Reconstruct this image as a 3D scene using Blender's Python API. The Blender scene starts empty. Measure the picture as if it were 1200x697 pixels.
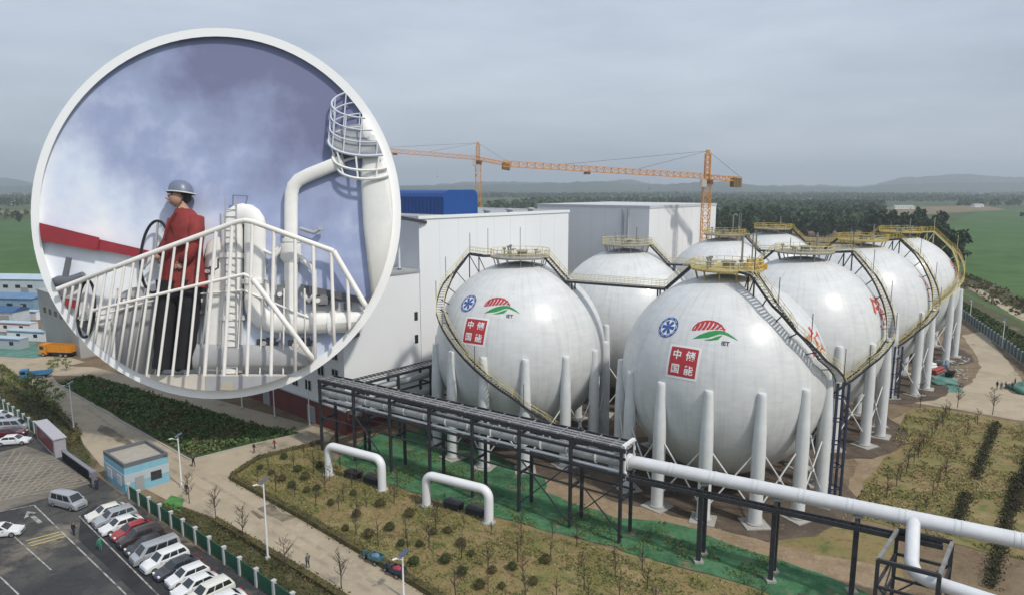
import bpy, bmesh, math, random
from mathutils import Vector, Matrix, Euler
from mathutils.geometry import delaunay_2d_cdt
random.seed(7)
S = bpy.context.scene
COL = S.collection
rad = math.radians
PI = math.pi

# ------------------------------------------------------------------ camera, sky, sun, exposure
CAMZ = 40.0
PITCH = math.atan((348.5 - 220.0) / 800.0)
cam = bpy.data.objects.new('camera', bpy.data.cameras.new('camera'))
COL.objects.link(cam)
cam.location = (0, 0, CAMZ)
cam.rotation_euler = (PI / 2 - PITCH, 0, 0)
cam.data.sensor_width = 36.0
cam.data.lens = 24.0
cam.data.clip_start = 0.5
cam.data.clip_end = 30000
S.camera = cam

SUN_EL, SUN_AZ = 50.0, -44.0        # azimuth counted from +X towards +Y
W = bpy.data.worlds.new('World'); S.world = W
W.use_nodes = True
nt = W.node_tree; N = nt.nodes; L = nt.links
N.clear()
out = N.new('ShaderNodeOutputWorld'); bg = N.new('ShaderNodeBackground')
sky = N.new('ShaderNodeTexSky'); sky.sky_type = 'NISHITA'; sky.sun_disc = False
sky.sun_elevation = rad(SUN_EL); sky.sun_rotation = rad(90 - SUN_AZ)
sky.air_density = 1.5; sky.dust_density = 4.0; sky.altitude = 60
tc = N.new('ShaderNodeTexCoord'); mp = N.new('ShaderNodeMapping')
mp.inputs['Scale'].default_value = (1.0, 1.0, 5.0)
L.new(tc.outputs['Generated'], mp.inputs['Vector'])
nz = N.new('ShaderNodeTexNoise'); nz.inputs['Scale'].default_value = 2.2; nz.inputs['Detail'].default_value = 7; nz.inputs['Roughness'].default_value = .55
L.new(mp.outputs['Vector'], nz.inputs['Vector'])
cr = N.new('ShaderNodeValToRGB')
cr.color_ramp.elements[0].position = .3; cr.color_ramp.elements[0].color = (3.8, 4.4, 5.35, 1)
cr.color_ramp.elements[1].position = .75; cr.color_ramp.elements[1].color = (6.0, 6.6, 7.6, 1)
L.new(nz.outputs['Fac'], cr.inputs['Fac'])
mx = N.new('ShaderNodeMix'); mx.data_type = 'RGBA'; mx.inputs['Factor'].default_value = .86
L.new(sky.outputs['Color'], mx.inputs['A']); L.new(cr.outputs['Color'], mx.inputs['B'])
L.new(mx.outputs['Result'], bg.inputs['Color']); bg.inputs['Strength'].default_value = .1
L.new(bg.outputs[0], out.inputs['Surface'])

sun = bpy.data.objects.new('sun', bpy.data.lights.new('sun', 'SUN')); COL.objects.link(sun)
sun.data.energy = 2.2; sun.data.angle = rad(3.0); sun.data.color = (1.0, .95, .87)
sdir = Vector((math.cos(rad(SUN_EL)) * math.cos(rad(SUN_AZ)), math.cos(rad(SUN_EL)) * math.sin(rad(SUN_AZ)), math.sin(rad(SUN_EL))))
sun.rotation_euler = sdir.to_track_quat('Z', 'Y').to_euler()
sun.location = (0, 0, 200)
S.view_settings.view_transform = 'Standard'; S.view_settings.look = 'None'
S.view_settings.exposure = 0.3; S.view_settings.gamma = 1.0; S.view_settings.use_curve_mapping = False
S.render.engine = 'CYCLES'
S.cycles.use_denoising = True
S.cycles.max_bounces = 5; S.cycles.diffuse_bounces = 3; S.cycles.glossy_bounces = 2; S.cycles.transparent_max_bounces = 6
S.cycles.volume_bounces = 0

# ------------------------------------------------------------------ helpers
def ray(px, py):
    u = (px - 600) / 800.0; v = (348.5 - py) / 800.0
    c, s = math.cos(PITCH), math.sin(PITCH)
    return Vector((u, c + v * s, v * c - s))
def G(px, py, z=0.0):
    "surveyed spot on the level z"
    d = ray(px, py); t = (z - CAMZ) / d.z
    return Vector((d.x * t, d.y * t, z))
E1 = Vector((.66, .751, 0)).normalized()      # along the tank rows
E2 = Vector((-.751, .66, 0)).normalized()     # across them

class MB:
    def __init__(s): s.v = []; s.f = []; s.m = []
    def add(s, vs, fs, mi=0):
        b = len(s.v); s.v += [Vector(p) for p in vs]
        for f in fs: s.f.append([i + b for i in f]); s.m.append(mi)
        return s
    def quad(s, a, b, c, d, mi=0): return s.add([a, b, c, d], [[0, 1, 2, 3]], mi)
    def box(s, c, size, rz=0.0, mi=0, ax=None):
        if ax is None:
            ax = (Vector((math.cos(rz), math.sin(rz), 0)), Vector((-math.sin(rz), math.cos(rz), 0)), Vector((0, 0, 1)))
        c = Vector(c); h = [Vector(a) * (k / 2) for a, k in zip(ax, size)]
        vs = [c + h[0] * i + h[1] * j + h[2] * k for k in (-1, 1) for i, j in ((-1, -1), (1, -1), (1, 1), (-1, 1))]
        return s.add(vs, [[3, 2, 1, 0], [4, 5, 6, 7], [0, 1, 5, 4], [1, 2, 6, 5], [2, 3, 7, 6], [3, 0, 4, 7]], mi)
    def bar(s, a, b, w, h, mi=0, up=(0, 0, 1)):
        a, b = Vector(a), Vector(b); d = b - a; l = d.length
        if l < 1e-6: return s
        d /= l; up = Vector(up)
        x = d.cross(up)
        if x.length < 1e-4: x = d.cross(Vector((1, 0, 0)))
        x.normalize(); z = x.cross(d)
        return s.box((a + b) / 2, (w, l, h), ax=(x, d, z), mi=mi)
    def tube(s, pts, r, n=8, mi=0, cap=True):
        pts = [Vector(p) for p in pts]
        rs = r if isinstance(r, (list, tuple)) else [r] * len(pts)
        rings = []; prev = None
        for i, p in enumerate(pts):
            t = (pts[min(i + 1, len(pts) - 1)] - pts[max(i - 1, 0)]).normalized()
            if prev is None:
                x = t.orthogonal().normalized()
            else:
                x = prev - t * prev.dot(t)
                x = x.normalized() if x.length > 1e-5 else t.orthogonal().normalized()
            prev = x; y = t.cross(x)
            rings.append([p + (x * math.cos(2 * PI * k / n) + y * math.sin(2 * PI * k / n)) * rs[i] for k in range(n)])
        vs = [q for g in rings for q in g]; fs = []
        for i in range(len(pts) - 1):
            for k in range(n):
                k2 = (k + 1) % n
                fs.append([i * n + k, i * n + k2, (i + 1) * n + k2, (i + 1) * n + k])
        if cap: fs.append(list(range(n))[::-1]); fs.append([(len(pts) - 1) * n + k for k in range(n)])
        return s.add(vs, fs, mi)
    def lathe(s, prof, n=24, c=(0, 0, 0), mi=0):
        c = Vector(c); vs = []; fs = []
        for r, z in prof:
            vs += [c + Vector((r * math.cos(2 * PI * k / n), r * math.sin(2 * PI * k / n), z)) for k in range(n)]
        for i in range(len(prof) - 1):
            for k in range(n):
                k2 = (k + 1) % n
                fs.append([i * n + k, i * n + k2, (i + 1) * n + k2, (i + 1) * n + k])
        fs.append(list(range(n))[::-1]); fs.append([(len(prof) - 1) * n + k for k in range(n)])
        return s.add(vs, fs, mi)
    def prism(s, poly, z0, z1, mi=0):
        n = len(poly); vs = [Vector((p[0], p[1], z0)) for p in poly] + [Vector((p[0], p[1], z1)) for p in poly]
        a = sum(poly[i][0] * poly[(i + 1) % n][1] - poly[(i + 1) % n][0] * poly[i][1] for i in range(n))
        if a < 0: vs = vs[:n][::-1] + vs[n:][::-1]
        return s.add(vs, [list(range(n))[::-1], list(range(n, 2 * n))] + [[i, (i + 1) % n, n + (i + 1) % n, n + i] for i in range(n)], mi)
    def blob(s, c, r, seed=0, sub=2, sc=(1, 1, 1), amp=.2, mi=0):
        bm = bmesh.new(); bmesh.ops.create_icosphere(bm, subdivisions=sub, radius=1)
        rnd = random.Random(seed); ph = [rnd.uniform(0, 6) for _ in range(6)]
        vs = []
        for v in bm.verts:
            p = v.co
            k = 1 + amp * (math.sin(3 * p.x + ph[0]) * math.sin(3 * p.y + ph[1]) + .6 * math.sin(6 * p.z + ph[2]) * math.sin(5 * p.x + ph[3]))
            vs.append(Vector(c) + Vector((p.x * sc[0], p.y * sc[1], p.z * sc[2])) * r * k)
        s.add(vs, [[v.index for v in f.verts] for f in bm.faces], mi); bm.free(); return s
    def build(s, name, mats, parent=None, smooth=False, origin=None, shade_angle=None):
        me = bpy.data.meshes.new(name)
        o0 = Vector(origin) if origin is not None else (parent.location.copy() if parent is not None and parent.get('_w') else Vector())
        me.from_pydata([tuple(p - o0) for p in s.v], [], s.f)
        if not isinstance(mats, (list, tuple)): mats = [mats]
        for m in mats: me.materials.append(m)
        if len(mats) > 1: me.polygons.foreach_set('material_index', s.m)
        if smooth: me.polygons.foreach_set('use_smooth', [True] * len(s.f))
        me.update()
        if smooth and shade_angle: me.set_sharp_from_angle(angle=rad(shade_angle))
        o = bpy.data.objects.new(name, me); COL.objects.link(o)
        if parent is not None: o.parent = parent
        elif origin is not None: o.location = o0
        return o

def tag(o, label=None, cat=None, group=None, kind=None):
    if label: o['label'] = label
    if cat: o['category'] = cat
    if group: o['group'] = group
    if kind: o['kind'] = kind
    return o
def thing(name, label, cat, loc=(0, 0, 0), rz=0.0, group=None, world=False):
    o = bpy.data.objects.new(name, None); COL.objects.link(o)
    o.empty_display_size = .5
    o.location = loc; o.rotation_euler = (0, 0, rz)
    if world: WORLD.append(o); o['_w'] = 1
    return tag(o, label, cat, group)
WORLD = []
def inst(name, mesh, parent=None, loc=(0, 0, 0), rz=0.0, sc=None):
    o = bpy.data.objects.new(name, mesh); COL.objects.link(o); o.parent = parent
    o.location = loc; o.rotation_euler = (0, 0, rz)
    if sc: o.scale = (sc, sc, sc) if not isinstance(sc, (tuple, list)) else sc
    return o
def copy_tree(o, parent=None):
    c = o.copy(); COL.objects.link(c)
    if parent is not None: c.parent = parent
    for ch in list(o.children): copy_tree(ch, c)
    return c

# ------------------------------------------------------------------ materials
MATS = {}
def mat(name, col, rough=.7, metal=0.0, var=.0, vscale=1.0, col2=None, bump=.0, bscale=20.0, spec=None, coat=0.0, detail=5, coords='Object', stretch=(1, 1, 1)):
    if name in MATS: return MATS[name]
    m = bpy.data.materials.new(name); m.use_nodes = True; MATS[name] = m
    n = m.node_tree.nodes; l = m.node_tree.links; b = n['Principled BSDF']
    b.inputs['Roughness'].default_value = rough; b.inputs['Metallic'].default_value = metal
    if spec is not None: b.inputs['Specular IOR Level'].default_value = spec
    if coat: b.inputs['Coat Weight'].default_value = coat; b.inputs['Coat Roughness'].default_value = .08
    b.inputs['Base Color'].default_value = (*col, 1)
    t = None
    if var or col2 or bump:
        t = n.new('ShaderNodeTexCoord'); g = n.new('ShaderNodeMapping'); g.inputs['Scale'].default_value = stretch
        l.new(t.outputs[coords], g.inputs['Vector'])
    if var or col2:
        z = n.new('ShaderNodeTexNoise'); z.inputs['Scale'].default_value = vscale; z.inputs['Detail'].default_value = detail; z.inputs['Roughness'].default_value = .6
        l.new(g.outputs['Vector'], z.inputs['Vector'])
        r = n.new('ShaderNodeValToRGB'); r.color_ramp.elements[0].position = .32; r.color_ramp.elements[1].position = .68
        c2 = col2 or tuple(c * (1 + var) for c in col)
        c1 = col if col2 else tuple(c * (1 - var) for c in col)
        r.color_ramp.elements[0].color = (*c1, 1); r.color_ramp.elements[1].color = (*c2, 1)
        l.new(z.outputs['Fac'], r.inputs['Fac']); l.new(r.outputs['Color'], b.inputs['Base Color'])
    if bump:
        z2 = n.new('ShaderNodeTexNoise'); z2.inputs['Scale'].default_value = bscale; z2.inputs['Detail'].default_value = 4
        l.new(g.outputs['Vector'], z2.inputs['Vector'])
        k = n.new('ShaderNodeBump'); k.inputs['Strength'].default_value = bump; k.inputs['Distance'].default_value = .1
        l.new(z2.outputs['Fac'], k.inputs['Height']); l.new(k.outputs['Normal'], b.inputs['Normal'])
    return m
def blend_mat(name, layers, rough=.95, bump=.4, bscale=3.0):
    "layers: [(colour, noise scale, lo, hi)], each mixed over the one before by a noise mask"
    if name in MATS: return MATS[name]
    m = bpy.data.materials.new(name); m.use_nodes = True; MATS[name] = m
    n = m.node_tree.nodes; l = m.node_tree.links; b = n['Principled BSDF']; b.inputs['Roughness'].default_value = rough
    b.inputs['Specular IOR Level'].default_value = .2
    t = n.new('ShaderNodeTexCoord'); cur = None
    for i, (c, sc, lo, hi) in enumerate(layers):
        if cur is None:
            cur = n.new('ShaderNodeRGB').outputs[0]; cur.default_value = (*c, 1); continue
        z = n.new('ShaderNodeTexNoise'); z.inputs['Scale'].default_value = sc; z.inputs['Detail'].default_value = 8; z.inputs['Roughness'].default_value = .65
        g = n.new('ShaderNodeMapping'); g.inputs['Location'].default_value = (i * 17.3, i * 5.1, i * 3.7)
        l.new(t.outputs['Object'], g.inputs['Vector']); l.new(g.outputs['Vector'], z.inputs['Vector'])
        r = n.new('ShaderNodeMapRange'); r.inputs['From Min'].default_value = lo; r.inputs['From Max'].default_value = hi
        l.new(z.outputs['Fac'], r.inputs['Value'])
        x = n.new('ShaderNodeMix'); x.data_type = 'RGBA'; l.new(r.outputs[0], x.inputs['Factor']); l.new(cur, x.inputs['A']); x.inputs['B'].default_value = (*c, 1)
        cur = x.outputs['Result']
    l.new(cur, b.inputs['Base Color'])
    z2 = n.new('ShaderNodeTexNoise'); z2.inputs['Scale'].default_value = bscale; z2.inputs['Detail'].default_value = 6
    l.new(t.outputs['Object'], z2.inputs['Vector'])
    k = n.new('ShaderNodeBump'); k.inputs['Strength'].default_value = bump; k.inputs['Distance'].default_value = .3
    l.new(z2.outputs['Fac'], k.inputs['Height']); l.new(k.outputs['Normal'], b.inputs['Normal'])
    return m

white = mat('white_paint', (.74, .75, .75), .45, var=.04, vscale=.4)
tankw = mat('tank_paint', (.60, .615, .615), .36, col2=(.69, .695, .69), vscale=.5, bump=.05, bscale=.9, stretch=(1, 1, 3.2), coat=.1)
def plate_seams(m, zc, R_):
    "weld seams between the shell plates and faint rain streaks below them"
    n = m.node_tree.nodes; l = m.node_tree.links; b = n['Principled BSDF']
    base = b.inputs['Base Color'].links[0].from_socket
    t = n.new('ShaderNodeTexCoord'); sp = n.new('ShaderNodeSeparateXYZ'); l.new(t.outputs['Object'], sp.inputs[0])
    def M(op, a, c=None):
        x = n.new('ShaderNodeMath'); x.operation = op
        for i, v in enumerate((a, c)):
            if v is None: continue
            if isinstance(v, (int, float)): x.inputs[i].default_value = v
            else: l.new(v, x.inputs[i])
        return x.outputs[0]
    az = M('ARCTAN2', sp.outputs['Y'], sp.outputs['X'])
    lat = M('ARCSINE', M('MULTIPLY', M('SUBTRACT', sp.outputs['Z'], zc), 1 / (R_ * 1.001)))
    cb = n.new('ShaderNodeCombineXYZ'); l.new(M('MULTIPLY', az, 7 / PI), cb.inputs[0]); l.new(M('MULTIPLY', lat, 9 / PI), cb.inputs[1])
    br = n.new('ShaderNodeTexBrick'); br.inputs['Scale'].default_value = 1.0; br.inputs['Mortar Size'].default_value = .006; br.inputs['Mortar Smooth'].default_value = .4
    br.inputs['Brick Width'].default_value = 1.0; br.inputs['Row Height'].default_value = 1.0
    br.inputs['Color1'].default_value = (1, 1, 1, 1); br.inputs['Color2'].default_value = (.965, .97, .97, 1); br.inputs['Mortar'].default_value = (.90, .90, .89, 1)
    l.new(cb.outputs[0], br.inputs['Vector'])
    c2 = n.new('ShaderNodeCombineXYZ'); l.new(M('MULTIPLY', az, 14.0), c2.inputs[0]); l.new(M('MULTIPLY', lat, .9), c2.inputs[1])
    nz = n.new('ShaderNodeTexNoise'); nz.inputs['Scale'].default_value = 1.6; nz.inputs['Detail'].default_value = 5; l.new(c2.outputs[0], nz.inputs['Vector'])
    rp_ = n.new('ShaderNodeValToRGB'); rp_.color_ramp.elements[0].position = .28; rp_.color_ramp.elements[0].color = (.88, .87, .85, 1); rp_.color_ramp.elements[1].position = .5; rp_.color_ramp.elements[1].color = (1, 1, 1, 1)
    l.new(nz.outputs['Fac'], rp_.inputs['Fac'])
    cur = base
    for o_ in (br.outputs['Color'], rp_.outputs['Color']):
        x = n.new('ShaderNodeMix'); x.data_type = 'RGBA'; x.blend_type = 'MULTIPLY'; x.inputs['Factor'].default_value = 1.0
        l.new(cur, x.inputs['A']); l.new(o_, x.inputs['B']); cur = x.outputs['Result']
    l.new(cur, b.inputs['Base Color'])
plate_seams(tankw, 15.2, 13.4)
legw = mat('leg_paint', (.6, .62, .62), .45, col2=(.7, .715, .71), vscale=.7)
concrete = mat('concrete', (.36, .35, .32), .9, var=.12, vscale=1.5, bump=.1)
steel = mat('dark_steel', (.03, .033, .04), .55, var=.25, vscale=2)
bluesteel = mat('dark_blue_steel', (.025, .035, .07), .5, var=.2, vscale=2)
cream = mat('cream_rail_paint', (.66, .57, .29), .55, var=.1, vscale=3)
yellow = mat('yellow_rail_paint', (.58, .43, .07), .55, var=.15, vscale=3)
galv = mat('grating', (.28, .27, .24), .6, metal=.3, var=.15, vscale=4)
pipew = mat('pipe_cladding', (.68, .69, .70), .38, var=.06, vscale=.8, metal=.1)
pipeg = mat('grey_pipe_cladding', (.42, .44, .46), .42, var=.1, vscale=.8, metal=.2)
black = mat('black_rubber', (.02, .02, .021), .8)
glass = mat('dark_glass', (.02, .025, .03), .08, spec=.8)
red_sign = mat('red_lettering', (.42, .03, .035), .5, var=.1, vscale=2)
blue_sign = mat('blue_lettering', (.025, .09, .32), .5)
green_sign = mat('green_lettering', (.02, .25, .06), .5)
white_sign = mat('white_lettering', (.78, .78, .78), .5)

# ------------------------------------------------------------------ ground, roads, fields
def sheet(name, pts, z, m, kind='structure', label=None, cat=None, wob=0.0, seed=1):
    rnd = random.Random(seed)
    P = [p if isinstance(p, Vector) else G(*p) for p in pts]
    if wob:
        Q = []
        for i, p in enumerate(P):
            q = P[(i + 1) % len(P)]; k = max(1, int((q - p).length / 2.0))
            for j in range(k):
                r = p.lerp(q, j / k)
                Q.append(r + Vector((rnd.uniform(-wob, wob), rnd.uniform(-wob, wob), 0)))
        P = Q
    vo, _, fo, _, _, _ = delaunay_2d_cdt([Vector((p.x, p.y)) for p in P], [], [list(range(len(P)))], 1, 1e-4)
    tris = []
    for t in fo:
        a, b, c = (vo[q] for q in t[:3])
        tris.append(list(t) if (b - a).cross(c - a) > 0 else list(t)[::-1])
    me = bpy.data.meshes.new(name); me.from_pydata([(q.x, q.y, z) for q in vo], [], tris); me.update(); me.materials.append(m)
    o = bpy.data.objects.new(name, me); COL.objects.link(o)
    o['kind'] = kind
    return o

field = blend_mat('field_green', [((.05, .085, .028), 0, 0, 0), ((.075, .105, .035), .012, .4, .6), ((.12, .115, .055), .006, .56, .66), ((.035, .065, .02), .05, .5, .65)], bscale=.5)
MBg = MB()
ng = 24
for i in range(ng):
    for j in range(ng):
        f = lambda k: (abs(k) ** 2.2) * (1 if k > 0 else -1) * 11000
        x0, x1 = f(i / ng * 2 - 1), f((i + 1) / ng * 2 - 1); y0, y1 = f(j / ng * 2 - 1), f((j + 1) / ng * 2 - 1)
        MBg.quad((x0, y0, 0), (x1, y0, 0), (x1, y1, 0), (x0, y1, 0))
tag(MBg.build('ground', field), kind='structure')

soil = blend_mat('yard_soil', [((.17, .12, .075), 0, 0, 0), ((.24, .185, .12), .12, .42, .62), ((.11, .075, .048), .35, .5, .7), ((.2, .165, .1), 1.5, .5, .7)])
roadm = blend_mat('site_road_concrete', [((.41, .345, .25), 0, 0, 0), ((.33, .275, .2), .15, .45, .65), ((.22, .19, .145), .09, .6, .7), ((.46, .4, .3), .7, .55, .75)], bump=.15)
asph = blend_mat('asphalt', [((.048, .049, .053), 0, 0, 0), ((.085, .083, .078), .16, .42, .6), ((.24, .21, .165), .075, .56, .68), ((.03, .03, .033), .5, .52, .7), ((.11, .10, .09), 2.5, .58, .72)], bump=.2, bscale=8)
asphd = blend_mat('fresh_asphalt', [((.03, .031, .034), 0, 0, 0), ((.045, .045, .047), .3, .4, .6)], bump=.2, bscale=8)
gardenm = blend_mat('garden_soil', [((.05, .075, .03), 0, 0, 0), ((.09, .085, .045), .3, .5, .66)])
plantm = blend_mat('planting_ground', [((.25, .185, .09), 0, 0, 0), ((.19, .175, .065), .22, .42, .6), ((.105, .13, .045), .55, .52, .66), ((.33, .25, .14), .13, .57, .68), ((.16, .11, .06), 1.6, .55, .7)])
netm = blend_mat('green_dust_net', [((.045, .15, .065), 0, 0, 0), ((.075, .20, .10), .5, .4, .6), ((.025, .085, .042), .22, .48, .66), ((.20, .165, .105), .3, .58, .68), ((.11, .16, .09), 2.2, .5, .7)], bump=.8, bscale=1.5)
tealm = blend_mat('teal_dust_net', [((.09, .2, .17), 0, 0, 0), ((.14, .27, .23), .4, .4, .6), ((.2, .2, .15), .3, .6, .7)], bump=.8, bscale=1.5)
paint = blend_mat('worn_road_paint', [((.42, .42, .39), 0, 0, 0), ((.12, .12, .115), .8, .45, .62)], bump=.1)
ypaint = blend_mat('worn_yellow_paint', [((.5, .42, .2), 0, 0, 0), ((.2, .18, .13), .8, .5, .7)], bump=.1)

sheet('yard_ground', [(-900, 697), (-400, 470), (-60, 372), (60, 362), (300, 330), (560, 300), (700, 285), (860, 268), (1000, 268), (1075, 300), (1122, 338), (1160, 372), (1300, 470), (2200, 900), (600, 2400), (-900, 1600)], .02, soil)
# the green crop east of the works and paler strips beyond
crop = blend_mat('crop_green', [((.055, .115, .03), 0, 0, 0), ((.075, .14, .045), .02, .42, .6), ((.045, .09, .025), .06, .5, .7)], bscale=.7)
sheet('crop_field', [(1086, 330), (1118, 300), (1112, 262), (1150, 247), (1300, 240), (1500, 262), (2000, 420), (1500, 420), (1205, 385)], .03, crop, wob=1.5, seed=3)
sheet('crop_field', [(-60, 330), (-60, 268), (20, 256), (140, 258), (180, 330)], .03, crop, wob=1.5, seed=4)
tan = blend_mat('ploughed_strip', [((.22, .16, .10), 0, 0, 0), ((.15, .14, .07), .03, .45, .6)])
sheet('ploughed_field', [(1030, 254), (1040, 243), (1150, 241), (1180, 246), (1110, 250)], .04, tan, wob=3, seed=5)
sheet('ploughed_field', [(-60, 252), (-60, 247), (60, 246), (60, 250)], .04, tan, wob=3, seed=6)
sheet('farm_track', [(1124, 332), (1126, 327), (1160, 345), (1200, 366), (1260, 398), (1255, 404), (1195, 374), (1155, 350)], .06, roadm, wob=.3)
scrub = blend_mat('verge_scrub', [((.09, .085, .045), 0, 0, 0), ((.06, .085, .03), .1, .45, .6), ((.17, .13, .085), .16, .55, .65)])
sheet('verge', [(1118, 318), (1160, 330), (1240, 372), (1330, 440), (1262, 408), (1200, 374), (1150, 352), (1124, 338)], .04, scrub, wob=1)
sheet('verge', [(1128, 345), (1160, 360), (1215, 386), (1300, 430), (1300, 445), (1210, 402), (1150, 366), (1126, 352)], .04, scrub, wob=.4)

sheet('site_road', [(501, 697), (450, 667), (360, 612), (267, 560), (300, 540), (385, 517), (392, 508), (350, 508), (223, 538), (150, 497), (68, 449), (56, 434), (100, 424), (80, 418), (-20, 412), (-20, 425), (20, 440), (60, 470), (90, 510), (118, 545), (200, 588), (250, 606), (330, 653), (399, 697), (480, 760), (600, 760)], .05, roadm)
sheet('site_road', [(1128, 393), (1152, 388), (1170, 410), (1192, 437), (1215, 470), (1215, 496), (1190, 492), (1120, 479), (1036, 467), (985, 460), (985, 452), (1040, 456), (1108, 462), (1138, 450), (1150, 430), (1140, 410)], .05, roadm, wob=.25)
sheet('facade_apron', [(60, 428), (110, 430), (275, 474), (378, 502), (392, 508), (350, 508), (300, 499), (107, 440), (60, 440)], .06, roadm)
sheet('parking_asphalt', [(-400, 640), (-200, 520), (0, 488), (50, 512), (112, 556), (150, 584), (230, 640), (318, 697), (420, 780), (-300, 900)], .04, asph)
sheet('parking_lane', [(95, 603), (112, 592), (225, 697), (290, 760), (250, 790), (160, 697), (92, 632)], .07, asphd)
pav = blend_mat('paver_lattice', [((.2, .18, .15), 0, 0, 0), ((.13, .12, .105), .3, .45, .6)])
sheet('brick_apron', [(-40, 540), (30, 522), (62, 534), (108, 566), (60, 582), (0, 600), (-60, 600)], .07, pav)
pl = MB()
for i in range(14):
    a = G(-30 + i * 9, 596 - i * 2.6); b = G(18 + i * 7.2, 527 + i * 2.9)
    pl.bar(a + Vector((0, 0, .085)), b + Vector((0, 0, .085)), .22, .01)
    a2 = G(-40 + i * 8, 540 + i * 3.9) if False else G(-36 - i * 1.5, 545 + i * 4); b2 = G(62 + i * 3.4, 535 + i * 2.4)
    pl.bar(a2 + Vector((0, 0, .086)), b2 + Vector((0, 0, .086)), .22, .012)
tag(pl.build('brick_apron_lattice', mat('paver_line', (.27, .235, .18), .9, var=.2)), kind='structure')
mk = MB()
def mark(a, b, w=.14, z=.092, mi=0): mk.bar(G(*a) + Vector((0, 0, z)), G(*b) + Vector((0, 0, z)), w, .006, mi)
mark((93, 605), (232, 744), .15)
mark((40, 592), (148, 697), .16)
mark((0, 614), (60, 668), .14)
for k in range(3): mark((30 + k * 3, 634 + k * 3), (72 + k * 2, 623 + k * 3), .22, mi=1)
mark((0, 600), (40, 592), .16)
mark((0, 676), (22, 697), .16)
mk.build('road_markings', [paint, ypaint])['kind'] = 'structure'
ar = MB()   # lane arrow
def lp(px, py): p = G(px, py); p.z = .1; return p
ar.add([lp(33, 604), lp(38, 602), lp(50, 612), lp(45, 614)], [[0, 1, 2, 3]])
ar.add([lp(28, 608), lp(32, 599), lp(43, 601)], [[0, 1, 2]])
ar.build('lane_arrow', paint)['kind'] = 'structure'

sheet('planting_bed', [(270, 556), (300, 537), (345, 526), (380, 522), (400, 545), (450, 566), (520, 590), (600, 612), (760, 655), (880, 688), (960, 720), (700, 800), (520, 705), (450, 662), (360, 607)], .07, plantm, wob=.15)
sheet('planting_bed', [(1062, 482), (1085, 476), (1120, 481), (1188, 494), (1215, 500), (1240, 600), (1215, 660), (1130, 640), (1000, 606), (930, 630), (965, 600), (1000, 585), (1035, 540), (1050, 510)], .07, plantm, wob=.35, seed=9)
sheet('planting_bed', [(905, 640), (960, 612), (1040, 622), (1060, 660), (1060, 720), (985, 720), (1010, 690), (960, 668)], .06, plantm, wob=.3, seed=10)
sheet('fence_strip', [(204, 590), (250, 608), (330, 655), (399, 699), (470, 752), (380, 752), (322, 697), (250, 640), (170, 588)], .075, blend_mat('strip_grass', [((.06, .07, .03), 0, 0, 0), ((.12, .105, .06), .3, .45, .6), ((.05, .075, .025), 1.2, .5, .6)]), wob=.1)
sheet('fence_strip', [(-40, 430), (0, 442), (58, 474), (94, 512), (112, 545), (100, 545), (50, 503), (0, 472), (-40, 450)], .075, MATS['strip_grass'], wob=.15)
sheet('garden_bed', [(68, 448), (107, 440), (300, 498), (354, 507), (224, 537)], .1, gardenm, wob=.2)
sheet('green_net_cover', [(392, 541), (430, 512), (500, 518), (535, 540), (600, 560), (640, 578), (720, 606), (790, 612), (860, 640), (940, 664), (1015, 694), (1060, 720), (960, 720), (880, 687), (760, 653), (600, 611), (520, 589), (450, 565)], .09, netm, kind='structure', wob=.35, seed=21)
sheet('green_net_cover', [(430, 512), (520, 500), (545, 520), (600, 545), (640, 560), (640, 578), (535, 541)], .085, netm, kind='structure', wob=.3, seed=22)
sheet('teal_net_cover', [(1070, 440), (1090, 427), (1110, 432), (1118, 446), (1130, 460), (1085, 458)], .08, tealm, kind='structure', wob=.3, seed=23)
sheet('teal_net_cover', [(-30, 400), (0, 390), (50, 404), (66, 412), (40, 420), (-30, 416)], .08, tealm, kind='structure', wob=.4, seed=24)
tansoil = blend_mat('bare_tan_soil', [((.30, .225, .145), 0, 0, 0), ((.24, .175, .11), .4, .42, .6), ((.36, .28, .19), 1.3, .52, .7)])
sheet('bare_soil_strip', [(625, 557), (720, 588), (790, 604), (860, 626), (960, 652), (1035, 664), (1070, 690), (1040, 702), (1010, 693), (940, 666), (860, 642), (790, 614), (720, 607), (640, 580)], .0795, tansoil, wob=.35, seed=51)
sheet('bare_soil_strip', [(985, 520), (1060, 484), (1072, 486), (1052, 520), (1030, 552), (1000, 590), (960, 612), (940, 612), (985, 575), (1010, 545)], .068, tansoil, wob=.5, seed=52)
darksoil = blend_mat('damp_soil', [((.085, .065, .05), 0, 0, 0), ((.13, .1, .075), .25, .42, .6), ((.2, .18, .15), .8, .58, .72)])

stain = blend_mat('damp_road', [((.15, .125, .095), 0, 0, 0), ((.25, .21, .155), .6, .45, .6)], bump=.1)
sheet('damp_road_patch', [(296, 598), (318, 590), (332, 600), (350, 606), (332, 612), (318, 604), (304, 608)], .056, stain, wob=.25, seed=31)
sheet('damp_road_patch', [(120, 497), (150, 512), (170, 524), (160, 528), (138, 516), (116, 504)], .056, stain, wob=.25, seed=32)
sheet('damp_road_patch', [(300, 566), (322, 578), (338, 590), (328, 592), (308, 580), (294, 572)], .056, stain, wob=.2, seed=33)
trk = blend_mat('tyre_track_dust', [((.31, .26, .19), 0, 0, 0), ((.4, .335, .245), .5, .42, .6)], bump=.3)
for k, (pa, pb) in enumerate((((108, 470), (232, 556)), ((96, 474), (222, 565)), ((232, 556), (455, 692)), ((222, 565), (438, 696)))):
    A_, B_ = G(*pa), G(*pb); d_ = (B_ - A_).normalized(); n_w = Vector((-d_.y, d_.x, 0)) * .28
    sheet('tyre_track', [A_ + n_w, B_ + n_w, B_ - n_w, A_ - n_w], .0585 + k * .0008, trk, wob=.07, seed=40 + k)
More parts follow.
